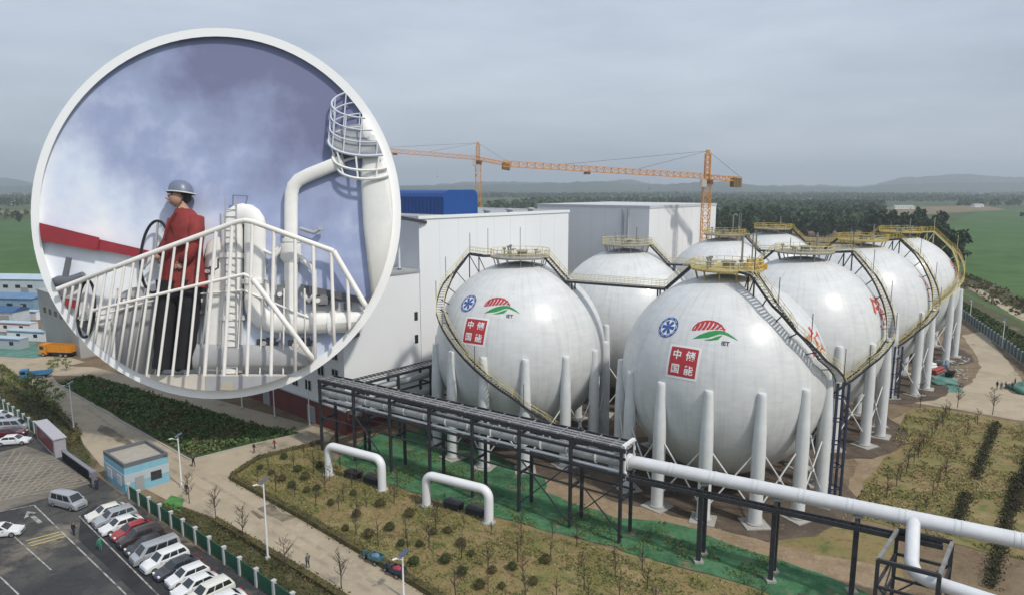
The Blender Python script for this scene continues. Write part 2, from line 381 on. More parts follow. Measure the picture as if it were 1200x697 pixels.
sheet('green_mat', [(190, 592), (200, 580), (216, 585), (212, 600)], .083, blend_mat('green_turf_mat', [((.06, .2, .05), 0, 0, 0), ((.1, .26, .08), 1, .4, .6)]), wob=.1, seed=61)
# kerbs
kb = MB()
for line in ([(267, 558.5), (360, 610.5), (450, 665), (503, 697), (560, 735)], [(68, 450), (150, 498), (223, 539), (290, 522), (354, 508)], [(268, 558), (300, 538.5), (382, 517)], [(250, 606.5), (330, 654), (399, 698), (450, 738)]):
    P = [G(*p) for p in line]
    for a, b in zip(P, P[1:]): kb.bar(a + Vector((0, 0, .1)), b + Vector((0, 0, .1)), .22, .2)
tag(kb.build('kerb', concrete), kind='structure')

# mountains
def ridge(name, prof, dist, col, seed):
    rnd = random.Random(seed); mb = MB(); vs = []; n = 0; rows = 7
    xs = []
    for (x0, y0), (x1, y1) in zip(prof, prof[1:]):
        k = max(2, int((x1 - x0) / 5))
        for j in range(k):
            t = j / k; t2 = t * t * (3 - 2 * t)
            xs.append((x0 + (x1 - x0) * t, y0 + (y1 - y0) * t2 + rnd.uniform(-.7, .7)))
    for r in range(rows):
        t = r / (rows - 1)
        for px, py in xs:
            d = dist * (1 + .18 * (t - 1))
            top = 40 + (220 - py) / 800.0 * dist
            bumpz = rnd.uniform(-.12, .12) * top * t * (1 - t) * 3
            vs.append(Vector(((px - 600) / 800.0 * d, d, max(-1, top * (t ** 1.2) + bumpz) - (1 if r == 0 else 0))))
    for px, py in xs: vs.append(Vector(((px - 600) / 800.0 * dist * 1.25, dist * 1.25, -2)))
    m = len(xs)
    mb.add(vs, [[r * m + i, r * m + i + 1, (r + 1) * m + i + 1, (r + 1) * m + i] for r in range(rows) for i in range(m - 1)])
    o = mb.build(name, mat('hill_' + name + str(seed), col, .95, var=.3, vscale=.004), smooth=True); o['kind'] = 'structure'
ridge('hills', [(-500, 218), (-300, 206), (-150, 214), (-60, 207), (10, 209), (60, 216), (160, 210), (300, 216), (470, 218), (500, 217), (560, 213), (640, 214), (680, 217), (730, 211), (770, 216), (850, 214), (880, 218), (960, 217), (1000, 219), (1060, 208), (1120, 205), (1180, 208), (1260, 204), (1400, 212), (1700, 216)], 6200, (.06, .075, .06), 1)
ridge('hills', [(-500, 214), (-250, 219), (0, 218), (400, 219), (520, 218), (610, 216), (700, 213), (760, 217), (840, 213), (900, 219), (1000, 220), (1040, 216), (1130, 214), (1300, 213), (1700, 219)], 4800, (.045, .07, .045), 2)

# ------------------------------------------------------------------ haze (real air)
hz = MB(); hz.box((0, 2900, 139), (13000, 10400, 284))
ho = hz.build('haze', bpy.data.materials.new('haze_air')); ho['kind'] = 'stuff'
hm = ho.data.materials[0]; hm.use_nodes = True; hn = hm.node_tree.nodes; hn.clear()
hv = hn.new('ShaderNodeVolumePrincipled'); ho_ = hn.new('ShaderNodeOutputMaterial')
hv.inputs['Color'].default_value = (.84, .93, 1, 1); hv.inputs['Density'].default_value = 1.9e-4; hv.inputs['Anisotropy'].default_value = .2
hm.node_tree.links.new(hv.outputs[0], ho_.inputs['Volume'])

# ------------------------------------------------------------------ buildings
facadew = mat('white_cladding', (.77, .785, .79), .55, col2=(.82, .83, .835), vscale=.06, detail=2)
greywall = mat('grey_cladding', (.40, .43, .45), .6, var=.05, vscale=.1)
roofgrey = mat('roof_sheet', (.36, .37, .37), .8, var=.1, vscale=.2)
redbase = mat('red_brown_plinth', (.14, .035, .03), .7, var=.15, vscale=.5)
bluepanel = mat('blue_cladding', (.012, .07, .27), .4, var=.06, vscale=.3)
framew = mat('window_frame', (.55, .56, .57), .5)
def frame_pt(o, t, s, z=0): return o + E1 * t + E2 * s + Vector((0, 0, z))
def ebox(mb, o, t0, t1, s0, s1, z0, z1, mi=0):
    mb.box(frame_pt(o, (t0 + t1) / 2, (s0 + s1) / 2, (z0 + z1) / 2), (t1 - t0, s1 - s0, z1 - z0), ax=(E1, E2, Vector((0, 0, 1))), mi=mi)
P0 = Vector((-27.0, 106.6, 0))

an = thing('office_annex', 'lower white annex with rows of small dark windows over a red-brown base', 'building', P0, world=True)
m = MB(); ebox(m, P0, 0, 16.3, 0, 112, 4.2, 25.5); m.build('wall', facadew, an)
m = MB(); ebox(m, P0, .05, 16.3, .05, 112, 0, 4.2); m.build('plinth', redbase, an)
m = MB(); ebox(m, P0, -.25, 16.3, -.25, 112.2, 25.5, 25.9); m.build('roof', roofgrey, an)
m = MB(); ebox(m, P0, -.18, 0, 0, 112, 4.05, 4.3); m.build('string_course', framew, an)
for fl in range(6):
    for k in range(14):
        s0 = 1.6 + k * 4.1
        z0 = 5.6 + fl * 3.35
        f = MB()
        ebox(f, P0, -.1, .02, s0, s0 + 1.9, z0, z0 + .12); ebox(f, P0, -.1, .02, s0, s0 + 1.9, z0 + 1.78, z0 + 1.9)
        for q in (0, .89, 1.78): ebox(f, P0, -.09, .02, s0 + q, s0 + q + .12, z0 + .12, z0 + 1.78)
        w = f.build('window', framew, an)
        g = MB(); ebox(g, P0, -.05, .01, s0 + .12, s0 + 1.78, z0 + .12, z0 + 1.78)
        g.build('pane', glass, w, origin=P0)
for s0 in (9, 24, 40, 58):
    d = MB(); ebox(d, P0, -.08, .1, s0, s0 + 2.4, 0, 3.0); d.build('door', mat('grey_door', (.3, .31, .32), .5), an)

mh = thing('turbine_hall', 'tall plain white hall with blank cladding rising behind the front left tank', 'building', frame_pt(P0, 16.4, 0), world=True)
def cladding_box(parent, name, o, t0, t1, s0, s1, z0, z1, m, joint=None):
    mb = MB(); ebox(mb, o, t0, t1, s0, s1, z0, z1); r = mb.build(name, m, parent)
    return r
cladding_box(mh, 'wall', P0, 16.4, 59.8, 0, 60, 0, 34.6, facadew)
jm = mat('panel_joint', (.6, .615, .62), .6)
j = MB()
for k in range(1, 9): ebox(j, P0, 16.4 + k * 4.8, 16.4 + k * 4.8 + .05, -.012, 0, 0, 34.4)
j.build('panel_joints', jm, mh)
m = MB(); ebox(m, P0, 16.2, 60, -.2, .05, 34.6, 35.15); ebox(m, P0, 16.2, 16.45, .05, 60, 34.6, 35.15); ebox(m, P0, 59.75, 60, .05, 60, 34.6, 35.15); m.build('parapet', facadew, mh)
m = MB(); ebox(m, P0, 16.45, 59.75, .05, 60, 34.6, 34.75); m.build('roof', roofgrey, mh)
# vent pole on annex roof
for t_, z_, s_ in ((15.3, 17.0, .75), (15.3, 12.9, .75)):
    w = MB(); ebox(w, P0, t_ - s_ / 2, t_ + s_ / 2, -.06, .02, z_, z_ + 1.5); w.build('window', glass, an)
w = MB(); ebox(w, P0, 21.6, 23.6, -.06, .02, 14.2, 16.6); w.build('window', glass, mh)
# roof fan housings on the tall hall
for k, (t_, s_) in enumerate(((40, 6), (47, 6), (54, 6))):
    q = frame_pt(P0, t_, s_, 34.75); f_ = thing('roof_fan', ['left of three grey roof fans on the tall white hall', 'middle of three grey roof fans on the tall white hall', 'right of three grey roof fans on the tall white hall'][k], 'roof fan', q, 0)
    m = MB(); m.lathe([(.6, 0), (.6, .5), (.9, .55), (.9, .75), (.2, .95)], 14); m.build('cowl', roofgrey, f_)
    m = MB(); m.box((0, 0, .06), (1.6, 1.6, .12)); m.build('base', greywall, f_)
vp = thing('vent_stack', 'thin white vent pipe on the lower annex roof beside the tall hall', 'pipe', frame_pt(P0, 13.5, 2.0, 25.9), world=True)
m = MB(); q = frame_pt(P0, 13.5, 2.0, 25.9); m.tube([q, q + Vector((0, 0, 4.6))], .2, 10); m.build('pipe', white, vp)
m = MB(); m.lathe([(.34, 0), (.34, .2)], 10, q); m.build('flange', steel, vp)

br = thing('roof_house', 'bright blue rounded penthouse on the roof of the tall white hall', 'building', (-13.3, 134, 35), world=True)
o = Vector((-13.3, 134.0, 0))
prof = [(0, 34.75), (0, 38.2), (.35, 38.9), (.9, 39.35), (1.6, 39.55), (8.2, 39.55), (8.9, 39.35), (9.3, 38.9), (9.5, 38.2), (9.5, 34.75)]
m = MB(); n = len(prof)
vs = [frame_pt(o, t, 0, z) for t, z in prof] + [frame_pt(o, t, 34, z) for t, z in prof]
m.add(vs, [list(range(n)), list(range(n, 2 * n))[::-1]] + [[i, n + i, n + (i + 1) % n, (i + 1) % n] for i in range(n)])
m.build('shell', bluepanel, br)
m = MB()
for k in range(0, 30): ebox(m, o, -.06, 0, .5 + k * 1.1, .62 + k * 1.1, 34.8, 38.1)
m.build('cladding_ribs', mat('blue_rib', (.01, .055, .2), .45), br)

# far hall with shaded left face and sunlit right face
P2 = Vector((38.0, 190.0, 0))
fh = thing('boiler_hall', 'farther white hall with shaded grey face behind the tall white hall and tower crane', 'building', P2, world=True)
cladding_box(fh, 'wall', P2, 0, 42, 0, 40, 0, 34.3, facadew)
m = MB(); ebox(m, P2, -.15, 42.1, -.15, 40, 34.3, 35); m.build('parapet', framew, fh)
for s0 in (6.5, 8.2): m = MB(); ebox(m, P2, -.5, -.02, s0, s0 + .5, 4, 34); m.build('downpipe', greywall, fh)
m = MB()
for k in range(1, 8): ebox(m, P2, -.015, 0, k * 4.8, k * 4.8 + .06, 0, 34.2); ebox(m, P2, k * 5, k * 5 + .06, -.015, 0, 0, 34.2)
m.build('panel_joints', jm, fh)
# lower link roof between the halls
lk = thing('link_building', 'low grey-roofed link building between the two white halls', 'building', frame_pt(P0, 60.2, 20), world=True)
m = MB(); ebox(m, P0, 60.2, 84, 18, 60, 0, 33.5); m.build('wall', greywall, lk)
m = MB(); ebox(m, P0, 60.1, 84.2, 17.8, 60, 33.5, 34); m.build('roof', roofgrey, lk)

# left background works
def shed(name, label, c, size, rz, wallm, roofm, pitch=1.2, group=None):
    t = thing(name, label, 'building', c, rz, group)
    x, y, z = size
    m = MB(); m.box((0, 0, z / 2), (x, y, z)); m.build('wall', wallm, t)
    m = MB()
    vs = []
    for sx in (-x / 2 - .3, x / 2 + .3): vs += [(sx, -y / 2 - .4, z + .002), (sx, 0, z + pitch), (sx, y / 2 + .4, z + .002)]
    m.add(vs, [[0, 1, 2][::-1], [3, 4, 5], [0, 3, 4, 1], [1, 4, 5, 2], [0, 2, 5, 3]]); m.build('roof', roofm, t)
    for k in range(int(x // 5)): m = MB(); m.box((-x / 2 + 2.5 + k * 5, -y / 2 - .03, z * .55), (2.0, .06, 1.2)); m.build('window', glass, t)
    d = MB(); d.box((x * .3, -y / 2 - .05, 1.5), (3, .1, 3)); d.build('door', mat('grey_door', (.3, .31, .32), .5), t)
    return t
palewall = mat('pale_shed_wall', (.5, .56, .6), .6, var=.08, vscale=.3)
blueroof = mat('blue_sheet_roof', (.10, .2, .34), .5, var=.12, vscale=.4)
paleroof = mat('pale_blue_roof', (.42, .52, .6), .5, var=.08, vscale=.4)
shed('workshop', 'long pale blue roofed shed at the left edge beyond the site', G(10, 342), (44, 14, 6), rad(-6), palewall, paleroof)
shed('workshop', 'blue roofed shed in front of the pale blue one at the left edge', G(12, 364), (26, 9, 5), rad(-8), mat('blue_shed_wall', (.2, .32, .42), .6, var=.1), blueroof)
shed('workshop', 'small mid blue shed with white front beside the teal yard', G(2, 378), (14, 6, 4), rad(-8), palewall, mat('deep_blue_roof', (.03, .1, .22), .5))
shed('village_house', 'small pale house far away on the left skyline', G(16, 240), (30, 14, 8), .2, white, roofgrey, 3)
shed('village_house', 'farther white farm building among the trees on the left skyline', G(-22, 238), (40, 16, 9), .1, white, paleroof, 3)
shed('village_house', 'small white farm building at the edge of the far ploughed strip', G(1145, 243), (22, 10, 5), .2, white, roofgrey, 2)
shed('village_house', 'long low farm building far beyond the tanks', G(1058, 245), (40, 10, 5), .1, white, roofgrey, 2)
gw = thing('grey_warehouse', 'plain grey-beige warehouse wall just left of the orange truck', 'building', G(62, 394), world=True)
q = G(50, 398)
m = MB(); ebox(m, q, 0, 30, -30, 0, 0, 13.4); m.build('wall', mat('beige_grey_wall', (.36, .36, .34), .7, var=.06, vscale=.2), gw)
m = MB(); ebox(m, q, -.2, 30, -30, .2, 13.4, 13.8); m.build('roof', roofgrey, gw)
for k in range(6): m = MB(); ebox(m, q, -.05, 0, -28 + k * 4.4, -26 + k * 4.4, 8, 9.4); m.build('window', glass, gw)
# site cabins by the teal yard
for k, (px, py, lab, mm, l) in enumerate([(20, 388, 'long white site cabin with a red stripe in the teal yard', 'w', 12), (36, 398, 'second white site container nearer the orange truck', 'w', 12), (10, 407, 'pale grey container at the left edge of the teal yard', 'g', 10), (22, 373, 'white container row in front of the mid blue shed', 'w', 16)]):
    t = thing('site_cabin', lab, 'container', G(px, py), rad(-12), 'site cabins by the teal yard')
    m = MB(); m.box((0, 0, 1.35), (l, 2.6, 2.6)); m.build('shell', white if mm == 'w' else greywall, t)
    m = MB(); m.box((0, 0, 2.7), (l + .2, 2.8, .14)); m.build('roof', paleroof, t)
    m = MB(); m.box((0, -1.32, 2.3), (l, .05, .3)); m.build('stripe', mat('cabin_red', (.35, .06, .05), .6) if k == 0 else blueroof, t)
    for xw in (-l * .2, l * .25): m = MB(); m.box((xw, -1.32, 1.5), (1.2, .04, .9)); m.build('window', glass, t)

# ------------------------------------------------------------------ gas storage tanks
R, ZC = 13.4, 15.2
TK = {'A': (1.3, 106.3), 'B': (28.6, 90.3), 'F': (21.8, 129.4), 'G': (49, 157.9), 'H': (68.8, 180.8), 'C': (49, 114.2), 'D': (72.3, 140.8), 'E': (95, 167.3)}
LAB = {'A': 'front left white spherical tank with round blue emblem and stair crossing its belly',
       'B': 'nearest and largest white spherical tank with red seal and dark stair on its right',
       'C': 'white spherical tank in the right row directly behind the nearest tank',
       'D': 'third white spherical tank of the right row counted from the nearest tank',
       'E': 'rearmost white spherical tank of the right row with yellow stair on its outer edge',
       'F': 'white spherical tank of the left row just behind the front left tank, before the hall',
       'G': 'white spherical tank of the left row standing in front of the tower crane mast',
       'H': 'rearmost white spherical tank of the left row seen before the dark trees'}
def sphP(a, e, r):
    a, e = rad(a), rad(e)
    return Vector((math.cos(e) * math.cos(a), math.cos(e) * math.sin(a), math.sin(e))) * r + Vector((0, 0, ZC))
sm = MB(); nu, nv = 96, 56
prof = [(max(.02, R * math.sin(PI * i / nv)), ZC - R * math.cos(PI * i / nv)) for i in range(nv + 1)]
sm.lathe(prof, nu); shell0 = sm.build('shell', tankw, None, smooth=True); shell_me = shell0.data; bpy.data.objects.remove(shell0)
lg = MB(); lg.lathe([(.8, .35), (.8, 9.8), (.73, 11.8), (.63, 13.9), (.53, 15.9), (.5, 16.3), (.44, 16.4)], 18); l0 = lg.build('leg', legw, smooth=True, shade_angle=50); leg_me = l0.data; bpy.data.objects.remove(l0)
ft = MB(); ft.lathe([(1.05, .2), (1.05, .38), (.95, .42)], 16); ft.box((0, 0, .1), (3.0, 3.0, .2)); l0 = ft.build('footing', concrete); foot_me = l0.data; bpy.data.objects.remove(l0)
RL = R + .1
NL = 14
dph = 2 * PI / NL
def legpos(k, z, r=RL): return Vector((r * math.cos(k * dph), r * math.sin(k * dph), z))
bm_ = MB()
a0, a1 = legpos(0, 1.3), legpos(1, 9.6); b0, b1 = legpos(1, 1.3), legpos(0, 9.6)
bm_.tube([a0, a1], .1, 6); bm_.tube([b0 + Vector((.12, .12, 0)), b1 + Vector((.12, .12, 0))], .1, 6)
mid = (a0 + a1) / 2; bm_.box(mid + Vector((.06, .06, 0)), (.35, .35, .35))
l0 = bm_.build('cross_brace', legw); brace_me = l0.data; bpy.data.objects.remove(l0)
PZ = ZC + R + .75; PR = 4.6
def ring_rail(mb, c, r, z, h=1.15, n=28, skip=None):
    for hh in (h, h * .55, .12):
        pts = [Vector((c[0] + r * math.cos(2 * PI * k / n), c[1] + r * math.sin(2 * PI * k / n), z + hh)) for k in range(n + 1)]
        mb.tube(pts, .045, 5)
    for k in range(n):
        p = Vector((c[0] + r * math.cos(2 * PI * k / n), c[1] + r * math.sin(2 * PI * k / n), z)); mb.tube([p, p + Vector((0, 0, h))], .04, 5)
def flight(path, w, stairm, railm, parent, names=('stair', 'handrail'), side=None, posts_to=None, world=False):
    "deck along a polyline, steps where it slopes, stringers and two rails"
    st = MB(); hr = MB(); sp = MB()
    P = [Vector(p) for p in path]; n = len(P)
    lat = []
    for i in range(n):
        t = (P[min(i + 1, n - 1)] - P[max(i - 1, 0)]); t.z = 0
        t = t.normalized() if t.length > 1e-3 else Vector((1, 0, 0))
        lat.append(Vector((-t.y, t.x, 0)) * (w / 2))
    for sgn in (-1, 1):
        for i in range(n - 1):
            a, b = P[i] + lat[i] * sgn, P[i + 1] + lat[i + 1] * sgn
            st.bar(a, b, .08, .32)
            for hh in (1.1, .6): hr.bar(a + Vector((0, 0, hh)), b + Vector((0, 0, hh)), .055, .055)
            k = max(1, int((b - a).length / 1.1))
            for j in range(k + (1 if i == n - 2 else 0)):
                q = a.lerp(b, j / k); hr.bar(q, q + Vector((0, 0, 1.1)), .05, .05, up=(1, 0, 0))
    for i in range(n - 1):
        d = P[i + 1] - P[i]; slope = abs(d.z) / max(.01, math.hypot(d.x, d.y))
        if slope < .08:
            dd = lat[i].normalized()
            f = d.normalized(); st.box((P[i] + P[i + 1]) / 2 + Vector((0, 0, .1)), (d.length, w - .1, .06), ax=(f, dd, f.cross(dd)), mi=1)
        else:
            k = max(2, int(d.length / .42)); dd = (lat[i] + lat[i + 1]).normalized(); f = Vector((0, 0, 1)).cross(dd)
            for j in range(k): st.box(P[i] + d * ((j + .5) / k), (.34, w - .1, .05), ax=(f, dd, Vector((0, 0, 1))), mi=1)
    o = st.build(names[0], [stairm, galv], parent); h = hr.build(names[1], railm, parent if names[1] == 'handrail' else o)
    return o
def surf(p, c=Vector((0, 0, ZC))):
    v = p - c; return c + v.normalized() * R
STAIR = {   # (azimuth, elevation, clearance) from the top platform down
 'B': [(-82, 71, 2.6), (-79, 64, 2.3), (-74, 47, 1.6), (-66, 33, 1.3), (-53, 18, 1.3), (-30, 3, 1.3)],
 'A': [(178, 70, 3.4), (174, 61, 3.2), (178, 44, 2.0), (-166, 33, 1.5), (-154, 25, 1.4), (-135, 14, 1.3), (-115, -1, 1.3), (-95, -16, 1.4), (-75, -31, 2.0), (-55, -44, 3.0)],
 'C': [(-10, 70, 3.0), (-16, 63, 2.8), (-27, 50, 1.8), (-38, 34, 1.3), (-45, 18, 1.3), (-50, 6, 1.3), (-72, -7, 1.3), (-86, -19, 1.4), (-100, -31, 2.0)],
 'D': [(-14, 72, 2.8), (-19, 65, 2.6), (-28, 50, 1.8), (-38, 34, 1.3), (-45, 18, 1.3), (-50, 6, 1.3), (-72, -7, 1.3), (-86, -19, 1.4)],
 'E': [(-20, 72, 2.8), (-24, 64, 2.6), (-29, 42, 1.8), (-40, 28, 1.3), (-52, 17, 1.3), (-70, 6, 1.3), (-86, -5, 1.3), (-98, -15, 1.4)]}
STM = {'A': (steel, cream), 'B': (steel, cream), 'C': (steel, cream), 'D': (steel, yellow), 'E': (cream, yellow)}

def decal(root, az, el, polys, m, name, off=.03):
    a, e = rad(az), rad(el)
    n = Vector((math.cos(e) * math.cos(a), math.cos(e) * math.sin(a), math.sin(e))); r = Vector((-math.sin(a), math.cos(a), 0)); u = Vector((-math.sin(e) * math.cos(a), -math.sin(e) * math.sin(a), math.cos(e)))
    mb = MB()
    for vs, fs in polys:
        q = []
        for x, y in vs:
            p = n * R + r * x + u * y
            q.append(p.normalized() * (R + off) + Vector((0, 0, ZC)))
        mb.add(q, fs)
    return mb.build(name, m, root)
def gridrect(w, h, k=8, cx=0, cy=0):
    vs = [(cx - w / 2 + w * i / k, cy - h / 2 + h * j / k) for j in range(k + 1) for i in range(k + 1)]
    return vs, [[j * (k + 1) + i, j * (k + 1) + i + 1, (j + 1) * (k + 1) + i + 1, (j + 1) * (k + 1) + i] for j in range(k) for i in range(k)]
def annulus(r0, r1, n=36, cx=0, cy=0, a0=0, a1=2 * PI):
    vs = []; fs = []
    for k in range(n + 1):
        a = a0 + (a1 - a0) * k / n
        vs += [(cx + r0 * math.cos(a), cy + r0 * math.sin(a)), (cx + r1 * math.cos(a), cy + r1 * math.sin(a))]
    for k in range(n): fs.append([2 * k, 2 * k + 1, 2 * k + 3, 2 * k + 2])
    return vs, fs
def band(top, bot):
    vs = [p for ab in zip(top, bot) for p in ab]; k = len(top)
    return vs, [[2 * i + 1, 2 * i + 3, 2 * i + 2, 2 * i] for i in range(k - 1)]
def glyph(txt, size, cx=0, cy=0, bold=.0, sx=1.0):
    cu = bpy.data.curves.new('lettering', 'FONT'); cu.body = txt; cu.size = size; cu.offset = bold; cu.resolution_u = 3
    o = bpy.data.objects.new('lettering', cu); COL.objects.link(o)
    dg = bpy.context.evaluated_depsgraph_get(); me = bpy.data.meshes.new_from_object(o.evaluated_get(dg))
    bpy.data.objects.remove(o)
    if not me.vertices: return [], []
    xs = [v.co.x for v in me.vertices]; ys = [v.co.y for v in me.vertices]
    mxx, mxy = (min(xs) + max(xs)) / 2, (min(ys) + max(ys)) / 2
    vs = [((v.co.x - mxx) * sx + cx, v.co.y - mxy + cy) for v in me.vertices]; fs = [list(p.vertices) for p in me.polygons]
    bpy.data.meshes.remove(me); return vs, fs
def emblems(t, pos):
    # round blue emblem: ring and six petals
    e = decal(t, *pos[0], [annulus(.001, 1.42, 40)], white_sign, 'round_emblem', .02)
    polys = [annulus(1.08, 1.42, 40)]
    for k in range(6):
        a = k * PI / 3; c, s = math.cos(a), math.sin(a)
        loc = [(0, 0), (.36, .17), (.92, .24), (.92, -.24), (.36, -.17)]
        polys.append(([(x * c - y * s, x * s + y * c) for x, y in loc], [[0, 4, 3, 2, 1]]))
    decal(t, *pos[0], polys, blue_sign, 'emblem_mark', .035).parent = e
    decal(t, *pos[0], [annulus(1.2, 1.26, 5, 0, 0, k * .7, k * .7 + .45) for k in range(9)], white_sign, 'emblem_ring_text', .045).parent = e
    # fan and swoosh
    polys = []
    def dome(x): return math.sqrt(max(0, 1 - ((x + .6) / 2.0) ** 2)) * 1.55 + .05
    def low(x): return .08 + .38 * (x + 2.6) / 4.0 * 1.2
    polys2 = []
    for k in range(7):
        x0 = -2.45 + k * .52
        t_ = []; b_ = []
        for j in range(7):
            y = j / 6
            xa = x0 + .45 * y + .12 * math.sin(y * 3); xb = xa + .36
            t_.append((xa, y)); b_.append((xb, y))
        vs = []
        for (xa, y), (xb, _) in zip(t_, b_):
            lo = low((xa + xb) / 2); hi = max(lo + .02, dome((xa + xb) / 2))
            vs.append(((xa, lo + (hi - lo) * y), (xb, lo + (hi - lo) * y)))
        polys2.append(band([v[0] for v in vs], [v[1] for v in vs]))
    arc = [(-.6 + 2.0 * math.cos(a), .05 + 1.55 * math.sin(a)) for a in [PI * (1 - k / 20) * .94 + .12 for k in range(21)]]
    arc2 = [(-.6 + 1.82 * math.cos(a), .05 + 1.32 * math.sin(a)) for a in [PI * (1 - k / 20) * .94 + .12 for k in range(21)]]
    polys2.append(band(arc, arc2))
    lg_ = decal(t, *pos[1], polys2, red_sign, 'red_fan_logo', .03)
    tp = [(-2.3, -.95), (-1.5, -.42), (-.6, .02), (.3, .28), (1.0, .33), (1.7, .12), (2.3, -.2), (2.95, -.62)]
    bt = [(-2.3, -.97), (-1.4, -.86), (-.5, -.72), (.2, -.42), (.8, -.12), (1.4, -.14), (2.1, -.36), (2.95, -.66)]
    tp2 = [(-.9, -1.05), (-.2, -.86), (.5, -.5), (1.1, -.26)]; bt2 = [(-.9, -1.08), (-.1, -1.05), (.7, -.86), (1.1, -.32)]
    decal(t, *pos[1], [band(tp, bt), band(tp2, bt2)], green_sign, 'green_swoosh', .035).parent = lg_
    decal(t, *pos[1], [glyph('IET', .72, 1.6, -1.25, .02)], steel, 'logo_letters', .035).parent = lg_
    # red seal with four white characters
    s = decal(t, *pos[2], [gridrect(4.15, 4.15)], white_sign, 'seal', .02)
    decal(t, *pos[2], [gridrect(3.55, 3.55)], red_sign, 'seal_field', .035).parent = s
    decal(t, *pos[2], [glyph('中', 1.2, -.86, .88, .03), glyph('储', 1.2, .86, .88, .025), glyph('国', 1.2, -.86, -.88, .025), glyph('能', 1.2, .86, -.88, .025)], white_sign, 'seal_characters', .05).parent = s

